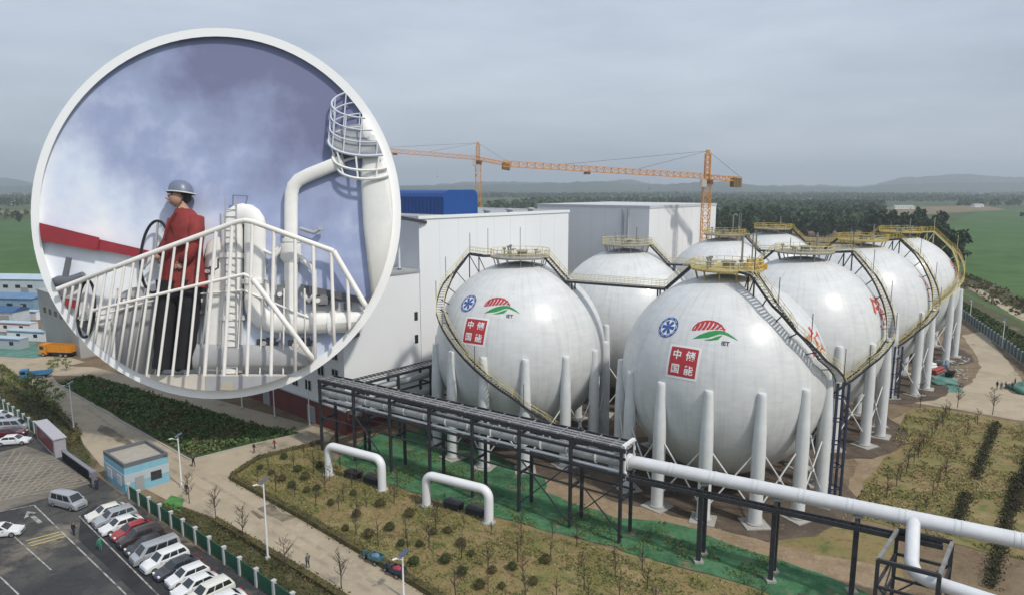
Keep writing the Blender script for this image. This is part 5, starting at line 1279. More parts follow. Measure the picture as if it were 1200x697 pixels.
# roadside trees at the left edge
yt = [tree_meshes(60 + k, 5.0, 1.7, 16, 26, .16, leaf_pale) for k in range(3)]
for k, (px, py) in enumerate([(4, 452), (18, 462), (38, 470), (64, 486), (52, 476), (-14, 446)]):
    p = G(px, py); plant('young_tree', ['fresh green young tree by the hedge at the left edge', 'fresh green young tree second from the left edge along the hedge', 'leafy young tree in the middle of the row along the left hedge', 'leafy young tree nearest the gate wall', 'leafy young tree just behind the one nearest the gate wall', 'fresh green young tree beyond the left edge'][k], 'tree', yt[k % 3], p, k, rv.uniform(.8, 1.1), 'young trees along the left hedge')
for k, (px, py) in enumerate([(68, 430), (78, 434), (60, 436)]):
    p = G(px, py); plant('bushy_tree', ['small brownish bush right of the blue truck, left of three', 'small brownish bush right of the blue truck, right of three', 'small brownish bush right of the blue truck, nearest it'][k], 'bush', yt[k % 3], p, k, .55, 'bushes by the blue truck')
# tree rows beyond the tanks
FT = [tree_meshes(80 + k, 18.0, 4.2, 34, 26, .85, leaf_dark, 1.0, .12) for k in range(4)] + [tree_meshes(90 + k, 15.0, 4.6, 30, 26, .85, leaf_mid, .8, .15) for k in range(2)]
def treerow(a, b, n, lab, group, depth, sc0=.85, sc1=1.25, kinds=4, seed=3):
    rnd = random.Random(seed); A, B = G(*a), G(*b)
    for k in range(n):
        p = A.lerp(B, (k + rnd.uniform(-.3, .3)) / max(1, n - 1)) + Vector((rnd.uniform(-.2, .2) * depth, rnd.uniform(0, 1) * depth, 0))
        plant('field_tree', lab, 'tree', FT[rnd.randrange(kinds)], p, rnd.uniform(0, 6.3), rnd.uniform(sc0, sc1), group)
treerow((1026, 283), (1108, 285), 11, 'dark tree in the row right behind the rear tanks', 'tree row behind the rear tanks', 12, 1.0, 1.3, 4, 1)
treerow((1092, 282), (1128, 312), 9, 'dark tree at the right end of the row, bordering the green field', 'trees bordering the green field', 12, .8, 1.1, 4, 2)
treerow((845, 278), (1015, 279), 34, 'dark tree at the front edge of the wood behind the tanks', 'front edge of the wood', 60, .8, 1.1, 6, 3)
treerow((845, 270), (1022, 268), 30, 'dark tree inside the wood behind the tanks', 'wood behind the tanks', 120, .8, 1.15, 4, 4)
treerow((560, 262), (850, 272), 20, 'dark tree beyond the white halls', 'trees beyond the halls', 120, .8, 1.1, 6, 5)
treerow((-10, 262), (45, 262), 5, 'tree standing in the green fields at the left edge', 'field trees at the left edge', 60, .6, .9, 6, 6)
treerow((-30, 243), (70, 242), 12, 'tree by the far houses on the left skyline', 'trees by the far houses', 200, .8, 1.1, 6, 7)
def wood(name, y0, y1, x0, x1, n, s, seed, lm, fn=0.0, hmax=14):
    from mathutils import noise
    rnd = random.Random(seed); mb = MB(); k = 0; t = 0
    while k < n and t < n * 10:
        t += 1; d = y0 + (y1 - y0) * rnd.random(); x = (x0 + (x1 - x0) * rnd.random() - 600) / 800 * d
        if noise.noise(Vector((x * .0016, d * .0026, seed))) < fn: continue
        k += 1; h = hmax * rnd.uniform(.6, 1.1)
        for j in range(7):
            p = Vector((x + rnd.gauss(0, h * .22), d + rnd.gauss(0, h * .22), h * (.15 + .85 * rnd.random()))); leafquad(mb, p, s * rnd.uniform(.6, 1.3), rnd)
    o = mb.build(name, lm); o['kind'] = 'stuff'; return o
wood('far_wood', 640, 1500, 850, 1030, 3200, 3.2, 3, leaf_dark, -.5)
wood('far_wood', 1300, 2600, -250, 1500, 3000, 4.5, 4, leaf_mid, .12)
wood('far_wood', 2600, 4200, -250, 1500, 4200, 7.0, 5, leaf_mid, .02, 14)
wood('field_hedgerow_trees', 700, 1300, -250, 1500, 420, 3.0, 6, leaf_mid, .18, 9)

# construction leftovers by the right tanks
for k, (px, py, lab, col) in enumerate([(1085, 432, 'stack of white pipes lying on the teal net by the right tanks', white), (1098, 437, 'red steel bundle on the teal net by the right tanks', mat('red_oxide', (.3, .05, .04), .6)), (1107, 430, 'blue-grey bundle on the teal net by the right tanks', mat('blue_grey', (.15, .2, .26), .6))]):
    t = thing('pipe_stack', lab, 'pipe stack', G(px, py), .4 + k * .3)
    m = MB()
    for q, (yy, zz) in enumerate(((-.6, .4), (0, .4), (.6, .4), (-.3, .92), (.3, .92))): m.tube([(-2.6, yy, zz), (2.6, yy, zz)], .29, 10)
    m.build('pipes', col, t, smooth=True, shade_angle=50)
    m = MB(); m.box((-1.6, 0, .06), (.2, 1.9, .12)); m.box((1.6, 0, .06), (.2, 1.9, .12)); m.build('bearers', bark, t)
t = thing('tipped_barrow', 'black wheeled skip on bare soil beside the east road', 'skip', G(1113, 441), .8)
m = MB(); m.add([(-1, -.6, .3), (1, -.6, .3), (1, .6, .3), (-1, .6, .3), (-1.4, -.8, 1.1), (1.4, -.8, 1.1), (1.4, .8, 1.1), (-1.4, .8, 1.1)], [[3, 2, 1, 0], [0, 1, 5, 4], [1, 2, 6, 5], [2, 3, 7, 6], [3, 0, 4, 7]]); m.build('tub', black, t)
wheels(t, (-.7, .7), .6, 0, .8)
nh = MB(); nh.blob((0, 0, .2), 3.0, 5, 3, (1.3, 1, .45), .35); o = nh.build('covered_spoil_heap', tealm, None, True); o.location = G(1204, 458); tag(o, 'teal net covered soil heap at the right edge of the east road', 'soil heap')
nh = MB(); nh.blob((0, 0, .2), 2.2, 9, 3, (1.4, 1, .35), .35); o = nh.build('covered_spoil_heap', tealm, None, True); o.location = G(1108, 449); tag(o, 'teal net covered soil heap on the inside of the road bend', 'soil heap')
hp = MB()
for k in range(60):
    q = G(rv.uniform(1115, 1135), rv.uniform(418, 446)); s_ = rv.uniform(.1, .35); hp.blob((q.x, q.y, s_ * .5), s_, k, 1, (1.3, 1, .7), .3)
tag(hp.build('rubble', concrete), kind='stuff')

# ------------------------------------------------------------------ big round picture with relief figures, bracketed off the hall in front of the annex
D0 = 103.0; KP = D0 / 800.0
CF = Vector((0, math.cos(PITCH), -math.sin(PITCH))); CU = Vector((0, math.sin(PITCH), math.cos(PITCH))); CX = Vector((1, 0, 0)); CC = Vector((0, 0, CAMZ))
def IN(px, py, d=0.0):
    "surveyed spot on the board plane, d metres in front of its back plate"
    D = D0 - d; return CC + CX * ((px - 600) / 800 * D) + CU * ((348.5 - py) / 800 * D) + CF * D
RC = (253.0, 250.0)
def circ(r, d, n=96): return [IN(RC[0] + r * math.cos(2 * PI * k / n), RC[1] - r * math.sin(2 * PI * k / n), d) for k in range(n)]
def clip(o, r=207.4, n=96):
    "trim a relief to the round opening"
    bm = bmesh.new(); bm.from_mesh(o.data); loc = o.parent.location if o.parent else Vector()
    for k in range(n):
        a = 2 * PI * k / n; b = 2 * PI * (k + 1) / n
        p = Vector((RC[0] + r * math.cos(a), RC[1] - r * math.sin(a))); q = Vector((RC[0] + r * math.cos(b), RC[1] - r * math.sin(b)))
        v1, v2 = IN(*p) - CC, IN(*q) - CC; nn_ = v1.cross(v2).normalized(); cen = IN(*RC) - CC
        if nn_.dot(cen) > 0: nn_ = -nn_
        g = bm.verts[:] + bm.edges[:] + bm.faces[:]
        bmesh.ops.bisect_plane(bm, geom=g, plane_co=CC - loc, plane_no=nn_, clear_outer=True)
        be = [e for e in bm.edges if e.is_boundary]
        if be: bmesh.ops.holes_fill(bm, edges=be, sides=0)
    bm.to_mesh(o.data); bm.free(); return o
RIMD = .7
rp = thing('round_picture', 'huge round picture with thick white rim showing a cloudy blue-violet sky, fixed before the annex', 'round sign', IN(*RC, -.5), world=True)
skym = bpy.data.materials.new('painted_sky'); skym.use_nodes = True
n_ = skym.node_tree.nodes; l_ = skym.node_tree.links; b_ = n_['Principled BSDF']; b_.inputs['Roughness'].default_value = .7
tc_ = n_.new('ShaderNodeTexCoord'); sp_ = n_.new('ShaderNodeSeparateXYZ'); l_.new(tc_.outputs['Object'], sp_.inputs[0])
nz_ = n_.new('ShaderNodeTexNoise'); nz_.inputs['Scale'].default_value = .07; nz_.inputs['Detail'].default_value = 7; nz_.inputs['Roughness'].default_value = .55; l_.new(tc_.outputs['Object'], nz_.inputs['Vector'])
def mth(op, a, b=None):
    x = n_.new('ShaderNodeMath'); x.operation = op
    for i, v in enumerate((a, b)):
        if v is None: continue
        if isinstance(v, (int, float)): x.inputs[i].default_value = v
        else: l_.new(v, x.inputs[i])
    return x.outputs[0]
f_ = mth('ADD', mth('MULTIPLY', sp_.outputs['X'], -.0135), mth('MULTIPLY', sp_.outputs['Z'], -.0165))
f_ = mth('ADD', mth('ADD', f_, .46), mth('MULTIPLY', mth('SUBTRACT', nz_.outputs['Fac'], .5), 1.3))
rr_ = n_.new('ShaderNodeValToRGB'); e_ = rr_.color_ramp.elements
e_[0].position = 0; e_[0].color = (.19, .205, .345, 1); e_[1].position = .86; e_[1].color = (.93, .95, .97, 1)
x_ = rr_.color_ramp.elements.new(.33); x_.color = (.36, .42, .63, 1); x_ = rr_.color_ramp.elements.new(.6); x_.color = (.70, .77, .92, 1)
l_.new(f_, rr_.inputs['Fac']); l_.new(rr_.outputs['Color'], b_.inputs['Base Color'])
m = MB(); v0 = circ(216, 0); v1 = circ(216, -.6); nn = len(v0)
m.add(v0 + v1, [list(range(nn))[::-1], list(range(nn, 2 * nn))] + [[k, (k + 1) % nn, nn + (k + 1) % nn, nn + k] for k in range(nn)])
bp = m.build('backplate', skym, rp)
m = MB(); rings = [circ(207, .0), circ(207, RIMD), circ(217, RIMD), circ(217, -.65), circ(213, -.65)]
vs = [p for r_ in rings for p in r_]; nr = len(rings)
m.add(vs, [[i * nn + k, i * nn + (k + 1) % nn, (i + 1) * nn + (k + 1) % nn, (i + 1) * nn + k] for i in range(nr - 1) for k in range(nn)])
m.build('rim', mat('rim_white', (.92, .92, .92), .5), rp, smooth=True, shade_angle=35)
for px, py, tt, ss in ((400, 330, 6, 0), (400, 400, 3, 0), (440, 250, 18, 0), (330, 300, 0, 14), (330, 400, 0, 14), (250, 330, 0, 34), (250, 420, 0, 34)):
    a = IN(px, py, -.6); b = frame_pt(P0, tt, ss); b.z = min(a.z - .5, 24.5 if tt < 16 else 34)
    m = MB(); m.bar(a, b, .5, .5); m.build('bracket', steel, rp)

boardw = mat('relief_white', (.84, .83, .80), .5, var=.05, vscale=.5)
boardg = mat('relief_grey', (.40, .40, .41), .5, var=.1, vscale=.4)
beige = mat('relief_beige', (.66, .60, .52), .6, var=.06, vscale=.4)
railp = mat('relief_rail', (.84, .81, .77), .5, var=.05, vscale=.6)
redb = mat('boom_red', (.30, .025, .035), .45, var=.12, vscale=.3)
def relief(name, lab, cat, px, py, d=.2): return thing(name, lab, cat, IN(px, py, d), world=True)
def ptube(pts, r, d, n=14):
    m = MB(); P = [IN(p[0], p[1], p[2] if len(p) > 2 else d) for p in pts]
    m.tube(P, [q * KP for q in r] if isinstance(r, (list, tuple)) else r * KP, n); return m
def squash(mb, d0, k):
    "flatten towards the board like a bas-relief"
    for i, v in enumerate(mb.v):
        dep = (v - CC).dot(CF); tgt = D0 - d0 + (dep - (D0 - d0)) * k; mb.v[i] = CC + (v - CC) * (tgt / dep)
    return mb
def arcpts(cx, cy, r, a0, a1, n=6): return [(cx + r * math.cos(rad(a0 + (a1 - a0) * k / n)), cy - r * math.sin(rad(a0 + (a1 - a0) * k / n))) for k in range(n + 1)]

# far building piece, vessels, pipes
t = relief('plant_building', 'dark-roofed plant building low at the right inside the round picture', 'building', 400, 360)
m = squash(MB().box(IN(402, 368, .4), (75 * KP, 1.0, 30 * KP), ax=(CX, CF, CU)), .3, .4); clip(m.build('wall', boardg, t))
m = MB()
m.add([IN(352, 333, .9), IN(450, 353, .9), IN(450, 360, .9), IN(352, 342, .9), IN(352, 333, .3), IN(450, 353, .3), IN(450, 360, .3), IN(352, 342, .3)], [[0, 1, 2, 3][::-1], [4, 5, 6, 7], [0, 4, 5, 1][::-1], [3, 2, 6, 7][::-1], [0, 3, 7, 4][::-1], [1, 5, 6, 2][::-1]])
clip(m.build('roof', mat('relief_dark', (.12, .12, .13), .7), t))
for k in range(4): m = MB(); m.box(IN(362 + k * 15, 352 + k * 2.2, .75), (8 * KP, .3, 8 * KP), ax=(CX, CF, CU)); clip(m.build('opening', MATS['relief_dark'], t))
t = relief('round_vessel', 'pale domed vessel behind the railing left of the person', 'vessel', 163, 380)
m = MB(); c0 = IN(163, 437, .5)
prof = [(24 * KP, 0), (24 * KP, 78 * KP), (22 * KP, 87 * KP), (16 * KP, 95 * KP), (8 * KP, 99 * KP), (.02, 101 * KP)]
nv_ = 24; vs = []; fs = []
for r_, z_ in prof: vs += [c0 + CU * z_ + CX * (r_ * math.cos(2 * PI * k / nv_)) + CF * (r_ * math.sin(2 * PI * k / nv_)) for k in range(nv_)]
for i in range(len(prof) - 1):
    for k in range(nv_): fs.append([i * nv_ + k, i * nv_ + (k + 1) % nv_, (i + 1) * nv_ + (k + 1) % nv_, (i + 1) * nv_ + k])
fs.append([(len(prof) - 1) * nv_ + k for k in range(nv_)])
m.add(vs, fs); clip(squash(m, .4, .3).build('shell', boardg, t, smooth=True, shade_angle=50))
t = relief('white_cabinet', 'white equipment casing behind the railing at the left of the round picture', 'casing', 130, 400)
m = MB(); m.box(IN(124, 402, .45), (62 * KP, .7, 58 * KP), ax=(CX, CF, CU)); clip(m.build('casing', boardw, t))
for k in range(4): m = MB(); m.box(IN(104 + k * 15, 384, .82), (9 * KP, .1, 7 * KP), ax=(CX, CF, CU)); clip(m.build('vent', boardg, t))
t = relief('arched_pipe', 'thick white pipe arching over and bending right behind the railing', 'pipe', 285, 330)
m = ptube([(272, 436), (272, 266)] + arcpts(285.5, 264, 13.5, 180, 0, 8)[1:] + [(299, 266), (299, 352)] + arcpts(323, 354, 24, 180, 270, 6)[1:] + [(340, 379), (420, 377), (432, 377)], 12, .9, 18)
clip(squash(m, .9, .55).build('pipe', boardw, t, smooth=True, shade_angle=60))
for px, py, ax_ in ((272, 300, CU), (272, 372, CU), (299, 330, CU), (345, 379, CX), (390, 378, CX)):
    m = MB(); c = IN(px, py, .9); m.tube([c - ax_ * .35, c + ax_ * .35], 14.5 * KP, 18); clip(squash(m, .9, .55).build('flange', boardw, t))
t = relief('column_vessel', 'wide white column with ladder left of the arched pipe', 'vessel', 258, 350)
m = ptube([(258, 432), (258, 300), (259, 288), (262, 280)], [17, 17, 15, 9], .45, 18); squash(m, .4, .4).build('shell', boardw, t, smooth=True, shade_angle=50)
m = MB()
for px in (264, 277): m.bar(IN(px, 430, 1.8), IN(px, 232, 1.8), .14, .14, up=CF)
for k in range(24): m.bar(IN(264, 430 - k * 8, 1.8), IN(277, 430 - k * 8, 1.8), .1, .1, up=CF)
m.build('ladder', boardg, t)
m = MB()
for a, b in (((273, 252), (273, 229)), ((273, 229), (290, 230)), ((290, 230), (288, 239)), ((270, 243), (280, 242))): m.bar(IN(*a, 1.2), IN(*b, 1.2), .16, .16, up=CF)
m.build('top_bracket', mat('relief_bluegrey', (.2, .23, .3), .5), t)
t = relief('grey_cylinder', 'horizontal grey cylinder at the bottom of the round picture behind the railing', 'vessel', 290, 418)
clip(squash(ptube([(224, 417), (365, 420)], 14.5, 1.3, 20), 1.3, .4).build('shell', boardg, t, smooth=True, shade_angle=50))
t = relief('elbow_pipe', 'cream pipe running down from the tower platform with a flanged joint', 'pipe', 342, 300)
m = ptube([(402, 189), (362, 205)] + [(350, 211), (344, 218), (341.5, 227), (341, 240), (341, 372)], 7.6, .9, 16); squash(m, .9, .6).build('pipe', boardw, t, smooth=True, shade_angle=60)
m = ptube([(341, 280), (341, 284)], 10, .9, 16)
m.add(*(lambda q: (q.v, q.f))(ptube([(341, 286), (341, 303), (341, 308)], [11.5, 12, 8], .9, 16))); squash(m, .9, .6).build('joint', boardw, t, smooth=True, shade_angle=40)
for k, pts in enumerate(([(331, 290), (322, 300), (320, 345), (314, 350), (312, 330)], [(352, 300), (368, 318), (369, 345), (362, 352), (356, 345)], [(306, 292), (318, 298), (330, 288)], [(352, 268), (368, 273), (376, 268)])):
    tt = relief('small_pipe', ['thin white pipe with bend left of the flanged joint', 'thin white pipe hooking right of the flanged joint', 'small white valve pipe left of the cream pipe at rail height', 'small grey valve arm right of the cream pipe above the rail'][k], 'pipe', *pts[0])
    ptube(pts, 3.0 if k < 2 else 2.2, 1.0, 10).build('pipe', boardw if k < 3 else boardg, tt, smooth=True, shade_angle=60)
    m = MB(); m.box(IN(pts[-1][0], pts[-1][1], 1.1), (6 * KP, .5, 4 * KP), ax=(CX, CF, CU)); m.build('valve', boardg, tt)
# tower with railed platform
t = relief('white_tower', 'white tapering tower with a caged round platform at the right rim of the round picture', 'tower', 440, 250)
m = ptube([(441, 120), (442, 163), (443, 192), (446, 200), (450, 260), (462, 350)], [16, 17, 18, 23, 24, 26], .7, 24); clip(squash(m, .7, .35).build('shaft', mat('tower_white', (.80, .79, .76), .5, var=.03), t, smooth=True, shade_angle=50))
def ell(cx, cy, rx, ry, d, a0=0, a1=360, n=40): return [(cx + rx * math.cos(rad(a0 + (a1 - a0) * k / n)), cy - ry * math.sin(rad(a0 + (a1 - a0) * k / n)), d - .9 * math.sin(rad(a0 + (a1 - a0) * k / n))) for k in range(n + 1)]
m = MB(); E_ = ell(431, 166, 45, 17, 1.3)[:-1]; E2_ = [(x, y - 4, d) for x, y, d in E_]; nn_e = len(E_)
vs = [IN(*p) for p in E_] + [IN(*p) for p in E2_]
m.add(vs, [list(range(nn_e)), list(range(nn_e, 2 * nn_e))[::-1]] + [[k, nn_e + k, nn_e + (k + 1) % nn_e, (k + 1) % nn_e] for k in range(nn_e)])
clip(m.build('platform', mat('relief_grating', (.3, .31, .33), .6, var=.2, vscale=.8), t))
m = MB()
for cy, r_ in ((166, 1.7), (150, 1.0), (136, 1.0), (122, 1.2)):
    P = [IN(*p) for p in ell(431 + (166 - cy) * .08, cy, 46, 17, 1.3)]; m.tube(P, r_ * KP, 6)
for k in range(14):
    a = 360 / 14 * k; p = ell(431, 166, 46, 17, 1.3, a, a, 1)[0]; q = ell(434.5, 122, 46, 17, 1.3, a, a, 1)[0]; m.bar(IN(*p), IN(*q), .16, .16, up=CF)
clip(m.build('platform_rail', mat('relief_rail_blue', (.62, .66, .74), .5), t))
m = MB()
for cy, rx, ry in ((185, 40, 15), (197, 34, 13)): m.tube([IN(*p) for p in ell(430, cy, rx, ry, 1.2)], 1.7 * KP, 6)
for k in range(10):
    p = ell(431, 166, 45, 17, 1.3, k * 36, k * 36, 1)[0]; q = ell(430, 197, 34, 13, 1.2, k * 36, k * 36, 1)[0]; m.bar(IN(*p), IN(*q), .22, .22, up=CF)
clip(m.build('lower_basket', boardw, t))
# red boom
t = relief('crane_boom', 'dark red telescopic boom reaching in from the left rim of the round picture', 'crane boom', 100, 285)
def pbar(a, b, h0, h1, d0, d1):
    a, b = Vector(a), Vector(b); n2_ = Vector((b.y - a.y, a.x - b.x)); n2_ = Vector((-(b - a).y, (b - a).x)).normalized()
    q = [a - n2_ * h0 / 2, b - n2_ * h1 / 2, b + n2_ * h1 / 2, a + n2_ * h0 / 2]
    vs = [IN(p.x, p.y, d0) for p in q] + [IN(p.x, p.y, d1) for p in q]
    return MB().add(vs, [[0, 1, 2, 3], [4, 5, 6, 7][::-1], [0, 4, 5, 1], [1, 5, 6, 2], [2, 6, 7, 3], [3, 7, 4, 0]])
m = pbar((30, 268), (115, 286.5), 21, 16, .3, 1.5); clip(m.build('outer_section', redb, t))
m = pbar((112, 286), (174, 299), 12.5, 10, .5, 1.3); m.build('inner_section', redb, t)
m = pbar((60, 349), (92, 356), 12, 12, .3, 1.0); t2 = relief('red_bracket', 'small dark red steel piece low behind the railing at the left rim', 'bracket', 76, 352); clip(m.build('arm', redb, t2))
m = pbar((66, 345), (92, 351), 3, 3, 1.0, 1.1); clip(m.build('edge_strip', boardg, t2))
# hand wheels
for k, (cx, cy, rx, ry, lab) in enumerate(((182, 301, 17, 42, 'tall black handwheel ring standing left of the person'), (101, 362, 10, 33, 'smaller black handwheel ring low at the left behind the railing'))):
    t = relief('handwheel', lab, 'valve wheel', cx, cy)
    m = MB(); m.tube([IN(cx + rx * math.cos(2 * PI * j / 40) + ry * .06 * math.sin(2 * PI * j / 40), cy - ry * math.sin(2 * PI * j / 40), 1.6 + .3 * math.cos(2 * PI * j / 40)) for j in range(41)], 1.6 * KP, 8); m.build('wheel_ring', black, t)
    m = MB()
    for a in (80, 200, 320): m.bar(IN(cx, cy, 1.6), IN(cx + rx * math.cos(rad(a)), cy - ry * math.sin(rad(a)), 1.6), .25, .25, up=CF)
    m.tube([IN(cx, cy, .3), IN(cx, cy, 1.7)], 3 * KP, 10); m.build('spokes', boardg, t)
t = relief('valve_actuator', 'grey valve with a short stub pipe at the left rim behind the railing', 'valve', 74, 325)
dg_ = mat('relief_darkgrey', (.13, .14, .16), .5)
m = ptube([(62, 333), (70, 330), (84, 329), (98, 322)], [6, 7, 6, 4], .8, 12); clip(m.build('body', dg_, t, smooth=True, shade_angle=60))
ptube([(76, 326), (81, 302)], 3.2, .9, 10).build('stub', dg_, t)
# deck
t = relief('picture_deck', 'pale deck edge with grey panel along the bottom of the round picture', 'deck', 260, 445)
m = MB(); m.box(IN(260, 452, 1.2), (230 * KP, 1.6, 28 * KP), ax=(CX, CF, CU)); clip(m.build('slab', beige, t))
m = MB(); m.box(IN(290, 449, 2.06), (96 * KP, .16, 17 * KP), ax=(CX, CF, CU)); clip(m.build('grey_panel', boardg, t))
m = MB(); m.box(IN(265, 452, 2.2), (17 * KP, .14, 9 * KP), ax=(CX, CF, CU)); m.build('marker_plate', mat('relief_plate', (.46, .42, .33), .7), t)

# person: standing, looking down to the left, long red coat, dark trousers, hard hat
PO = IN(207, 437, 1.9)
pr = thing('person', 'person in red coat and grey hard hat standing behind the railing of the round picture', 'person', PO, world=False)
pr.rotation_euler = (PITCH * -1, 0, 0)
def PL(x, z, y=0.0): return (x * KP, -y * KP, z * KP)          # px right, px up, px towards the viewer
J = [(PL(6, 104), 15), (PL(8, 130), 14), (PL(10, 160), 17), (PL(10, 178), 15), (PL(7, 189), 7), (PL(4.5, 195), 7.5), (PL(3, 202), 9.5), (PL(4, 209), 9), (PL(-6.2, 198.5, 3), 2.0)]
E_p = [(0, 1), (1, 2), (2, 3), (3, 4), (4, 5), (5, 6), (6, 7), (6, 8)]
def limb(root, pts):
    b = len(J)
    for i, (p, r) in enumerate(pts): J.append((p, r)); E_p.append((root if i == 0 else b + i - 1, b + i))
limb(0, [(PL(-6, 92, 2), 11.5), (PL(-9, 50, 3), 8.5), (PL(-12, 10, 2), 5.5), (PL(-20, 3, 5), 4.5)])
limb(0, [(PL(14, 92, -2), 11.5), (PL(11, 50, -2), 8.5), (PL(7, 10, -2), 5.5), (PL(-1, 3, 1), 4.5)])
limb(3, [(PL(23, 176, 4), 8), (PL(24, 148, 9), 6.5), (PL(14, 124, 13), 5)])
limb(3, [(PL(-3, 174, -3), 8), (PL(-9, 150, -2), 6), (PL(-18, 134, 4), 4.6)])
body_me = skin_mesh('body', [(p, (r * KP, r * KP * .8)) for p, r in J], E_p, [skinm, mat('coat_red', (.235, .03, .026), .8, var=.25, vscale=.5, bump=.9, bscale=.55), mat('shoe_black', (.01, .01, .011), .6), mat('trouser_black', (.008, .008, .01), .8)],
                    [lambda c: c.z > 188.5 * KP, lambda c: c.z > 105 * KP, lambda c: c.z < 8 * KP], sub=2)
inst('body', body_me, pr)
coat = MB(); ns = 28
prof = [(97, 8, 28, 13), (106, 7.5, 26.5, 13.2), (118, 7.5, 24.5, 13.4), (130, 8, 22.5, 13.4), (142, 8.5, 21, 13.6), (156, 10, 20.5, 14), (168, 11, 20, 13.5), (176, 11, 18, 12.5), (182, 10, 13.5, 10), (188, 8.5, 9.5, 9)]
vs = []; fs = []
for z, cx, rx, ry in prof:
    for k in range(ns):
        a = 2 * PI * k / ns; w_ = 1 + (.045 * math.sin(5 * a + z * .09) + .03 * math.sin(9 * a - z * .13) + .02 * math.sin(z * .5 + 2 * a)) * (1 if z < 165 else .35)
        vs.append(PL(cx + rx * w_ * math.cos(a), z + (1.5 * math.sin(3 * a) if z == 97 else 0), ry * w_ * math.sin(a)))
for i in range(len(prof) - 1):
    for k in range(ns): fs.append([i * ns + k, i * ns + (k + 1) % ns, (i + 1) * ns + (k + 1) % ns, (i + 1) * ns + k])
coat.add(vs, fs); co = coat.build('coat', MATS['coat_red'], pr, smooth=True)
m = MB(); m.tube([PL(-9, 98, 11.5), PL(-7, 135, 11.8), PL(-4, 160, 12.5), PL(2, 182, 10)], .5 * KP, 6); m.tube([PL(4, 183, 10.5), PL(-1, 172, 13.5), PL(-5, 160, 13.5)], 1.4 * KP, 6); m.build('coat_front_edge', mat('coat_dark_red', (.16, .012, .014), .8), co)
sl = MB(); sl.tube([PL(25, 178, 5), PL(26.5, 164, 8), PL(26, 149, 11), PL(21, 136, 13.5), PL(15, 127, 15)], [8.5 * KP, 8.6 * KP, 7.6 * KP, 6.8 * KP, 6.2 * KP], 14); sl.build('sleeve', MATS['coat_red'], pr, smooth=True)
sl = MB(); sl.tube([PL(-3, 176, -2), PL(-9, 152, 0), PL(-16, 138, 4)], [8 * KP, 6.8 * KP, 5.8 * KP], 14); sl.build('sleeve', MATS['coat_red'], pr, smooth=True)
def hand(c, dirx, up_):
    hb = MB(); hb.blob(c, 3.4 * KP, 2, 2, (1.15, .6, 1), .05); o = hb.build('hand', skinm, pr, smooth=True)
    fb = MB()
    for k in range(4):
        b = Vector(c) + Vector((dirx * 2.6, 0, 2.0 - k * 1.35)) * KP; ln = (4.2, 4.8, 4.5, 3.6)[k]
        fb.tube([b, b + Vector((dirx * ln * .5, -.5, .1)) * KP, b + Vector((dirx * ln * .75, -.6, -ln * .45)) * KP], [.72 * KP, .66 * KP, .5 * KP], 8)
    b = Vector(c) + Vector((dirx * .6, 0, 2.6)) * KP; fb.tube([b, b + Vector((dirx * 1.6, -1, 1.6)) * KP, b + Vector((dirx * 3.4, -1.2, 1.2)) * KP], [.85 * KP, .75 * KP, .55 * KP], 8)
    fb.build('fingers', skinm, o, smooth=True)
hand(PL(11, 122, 15), -1, 1); hand(PL(-20, 133, 5), -1, 1)
tm_ = mat('trouser_cloth', (.011, .011, .014), .85, bump=.9, bscale=.5)
for pts, rs in (([(-8, 106, 2), (-9.5, 80, 3), (-11, 52, 3.5), (-13, 24, 3), (-15, 6, 3)], [13, 12.6, 11.4, 10.4, 10.6]), ([(15, 106, -1), (14.5, 80, 0), (12.5, 52, 0), (9.5, 24, -1), (6.5, 6, -1)], [13.5, 12.8, 11.6, 10.6, 10.8])):
    m = MB(); Q = []; R_ = []
    for (a, b) in zip(range(len(pts) - 1), range(1, len(pts))):
        for j in range(4):
            f = j / 4; Q.append(Vector(PL(*pts[a])).lerp(Vector(PL(*pts[b])), f)); R_.append((rs[a] + (rs[b] - rs[a]) * f) * KP * (1 + .04 * math.sin(len(Q) * 1.7)))
    Q.append(Vector(PL(*pts[-1]))); R_.append(rs[-1] * KP)
    m.tube(Q, R_, 16); m.build('trouser_leg', tm_, pr, smooth=True, shade_angle=60)
# face, hair, hard hat
hr = MB(); hr.blob(PL(8, 203, -1), 8.6 * KP, 4, 3, (1, .95, 1.05), .04); hr.build('hair', hairm, pr, smooth=True)
fc = MB(); fc.blob(PL(1.6, 200.3, 2.9), 8.9 * KP, 4, 3, (.95, .92, 1.14), .015); fo = fc.build('face', skinm, pr, smooth=True)
m = MB(); m.tube([PL(-5.2, 203.5, 7.4), PL(-7.2, 199.2, 9.4), PL(-5.2, 198.2, 8.4)], [.8 * KP, 1.5 * KP, .9 * KP], 8); m.build('nose', skinm, fo, smooth=True)
m = MB(); m.tube([PL(-5.6, 194.9, 7.4), PL(-3.2, 194.3, 9.6), PL(-.2, 194.9, 10)], [.4 * KP, .7 * KP, .4 * KP], 6); m.build('mouth', mat('lip', (.25, .08, .07), .6), fo)
for q in ((-6.0, 203.6, 6.4), (-.4, 203.2, 10.3)):
    m = MB(); m.blob(PL(*q), 1.0 * KP, 1, 2, (1.3, .7, .7), 0); m.build('eye', black, fo, smooth=True)
    m = MB(); m.tube([PL(q[0] - 1.8, q[1] + 2, q[2] + .2), PL(q[0] + 1.8, q[1] + 2.2, q[2] + .4)], .5 * KP, 6); m.build('eyebrow', hairm, fo)
m = MB(); m.blob(PL(9.2, 200, 6.2), 2.3 * KP, 1, 2, (.6, .6, 1.1), .05); m.build('ear', skinm, fo, smooth=True)
ht = MB(); nh_ = 26; vs = []; fs = []
pf_ = [(15.4, 206.2), (15.4, 207.4), (13.4, 208.2), (13, 211), (11.6, 215.5), (8.8, 219), (5, 221), (.05, 221.8)]
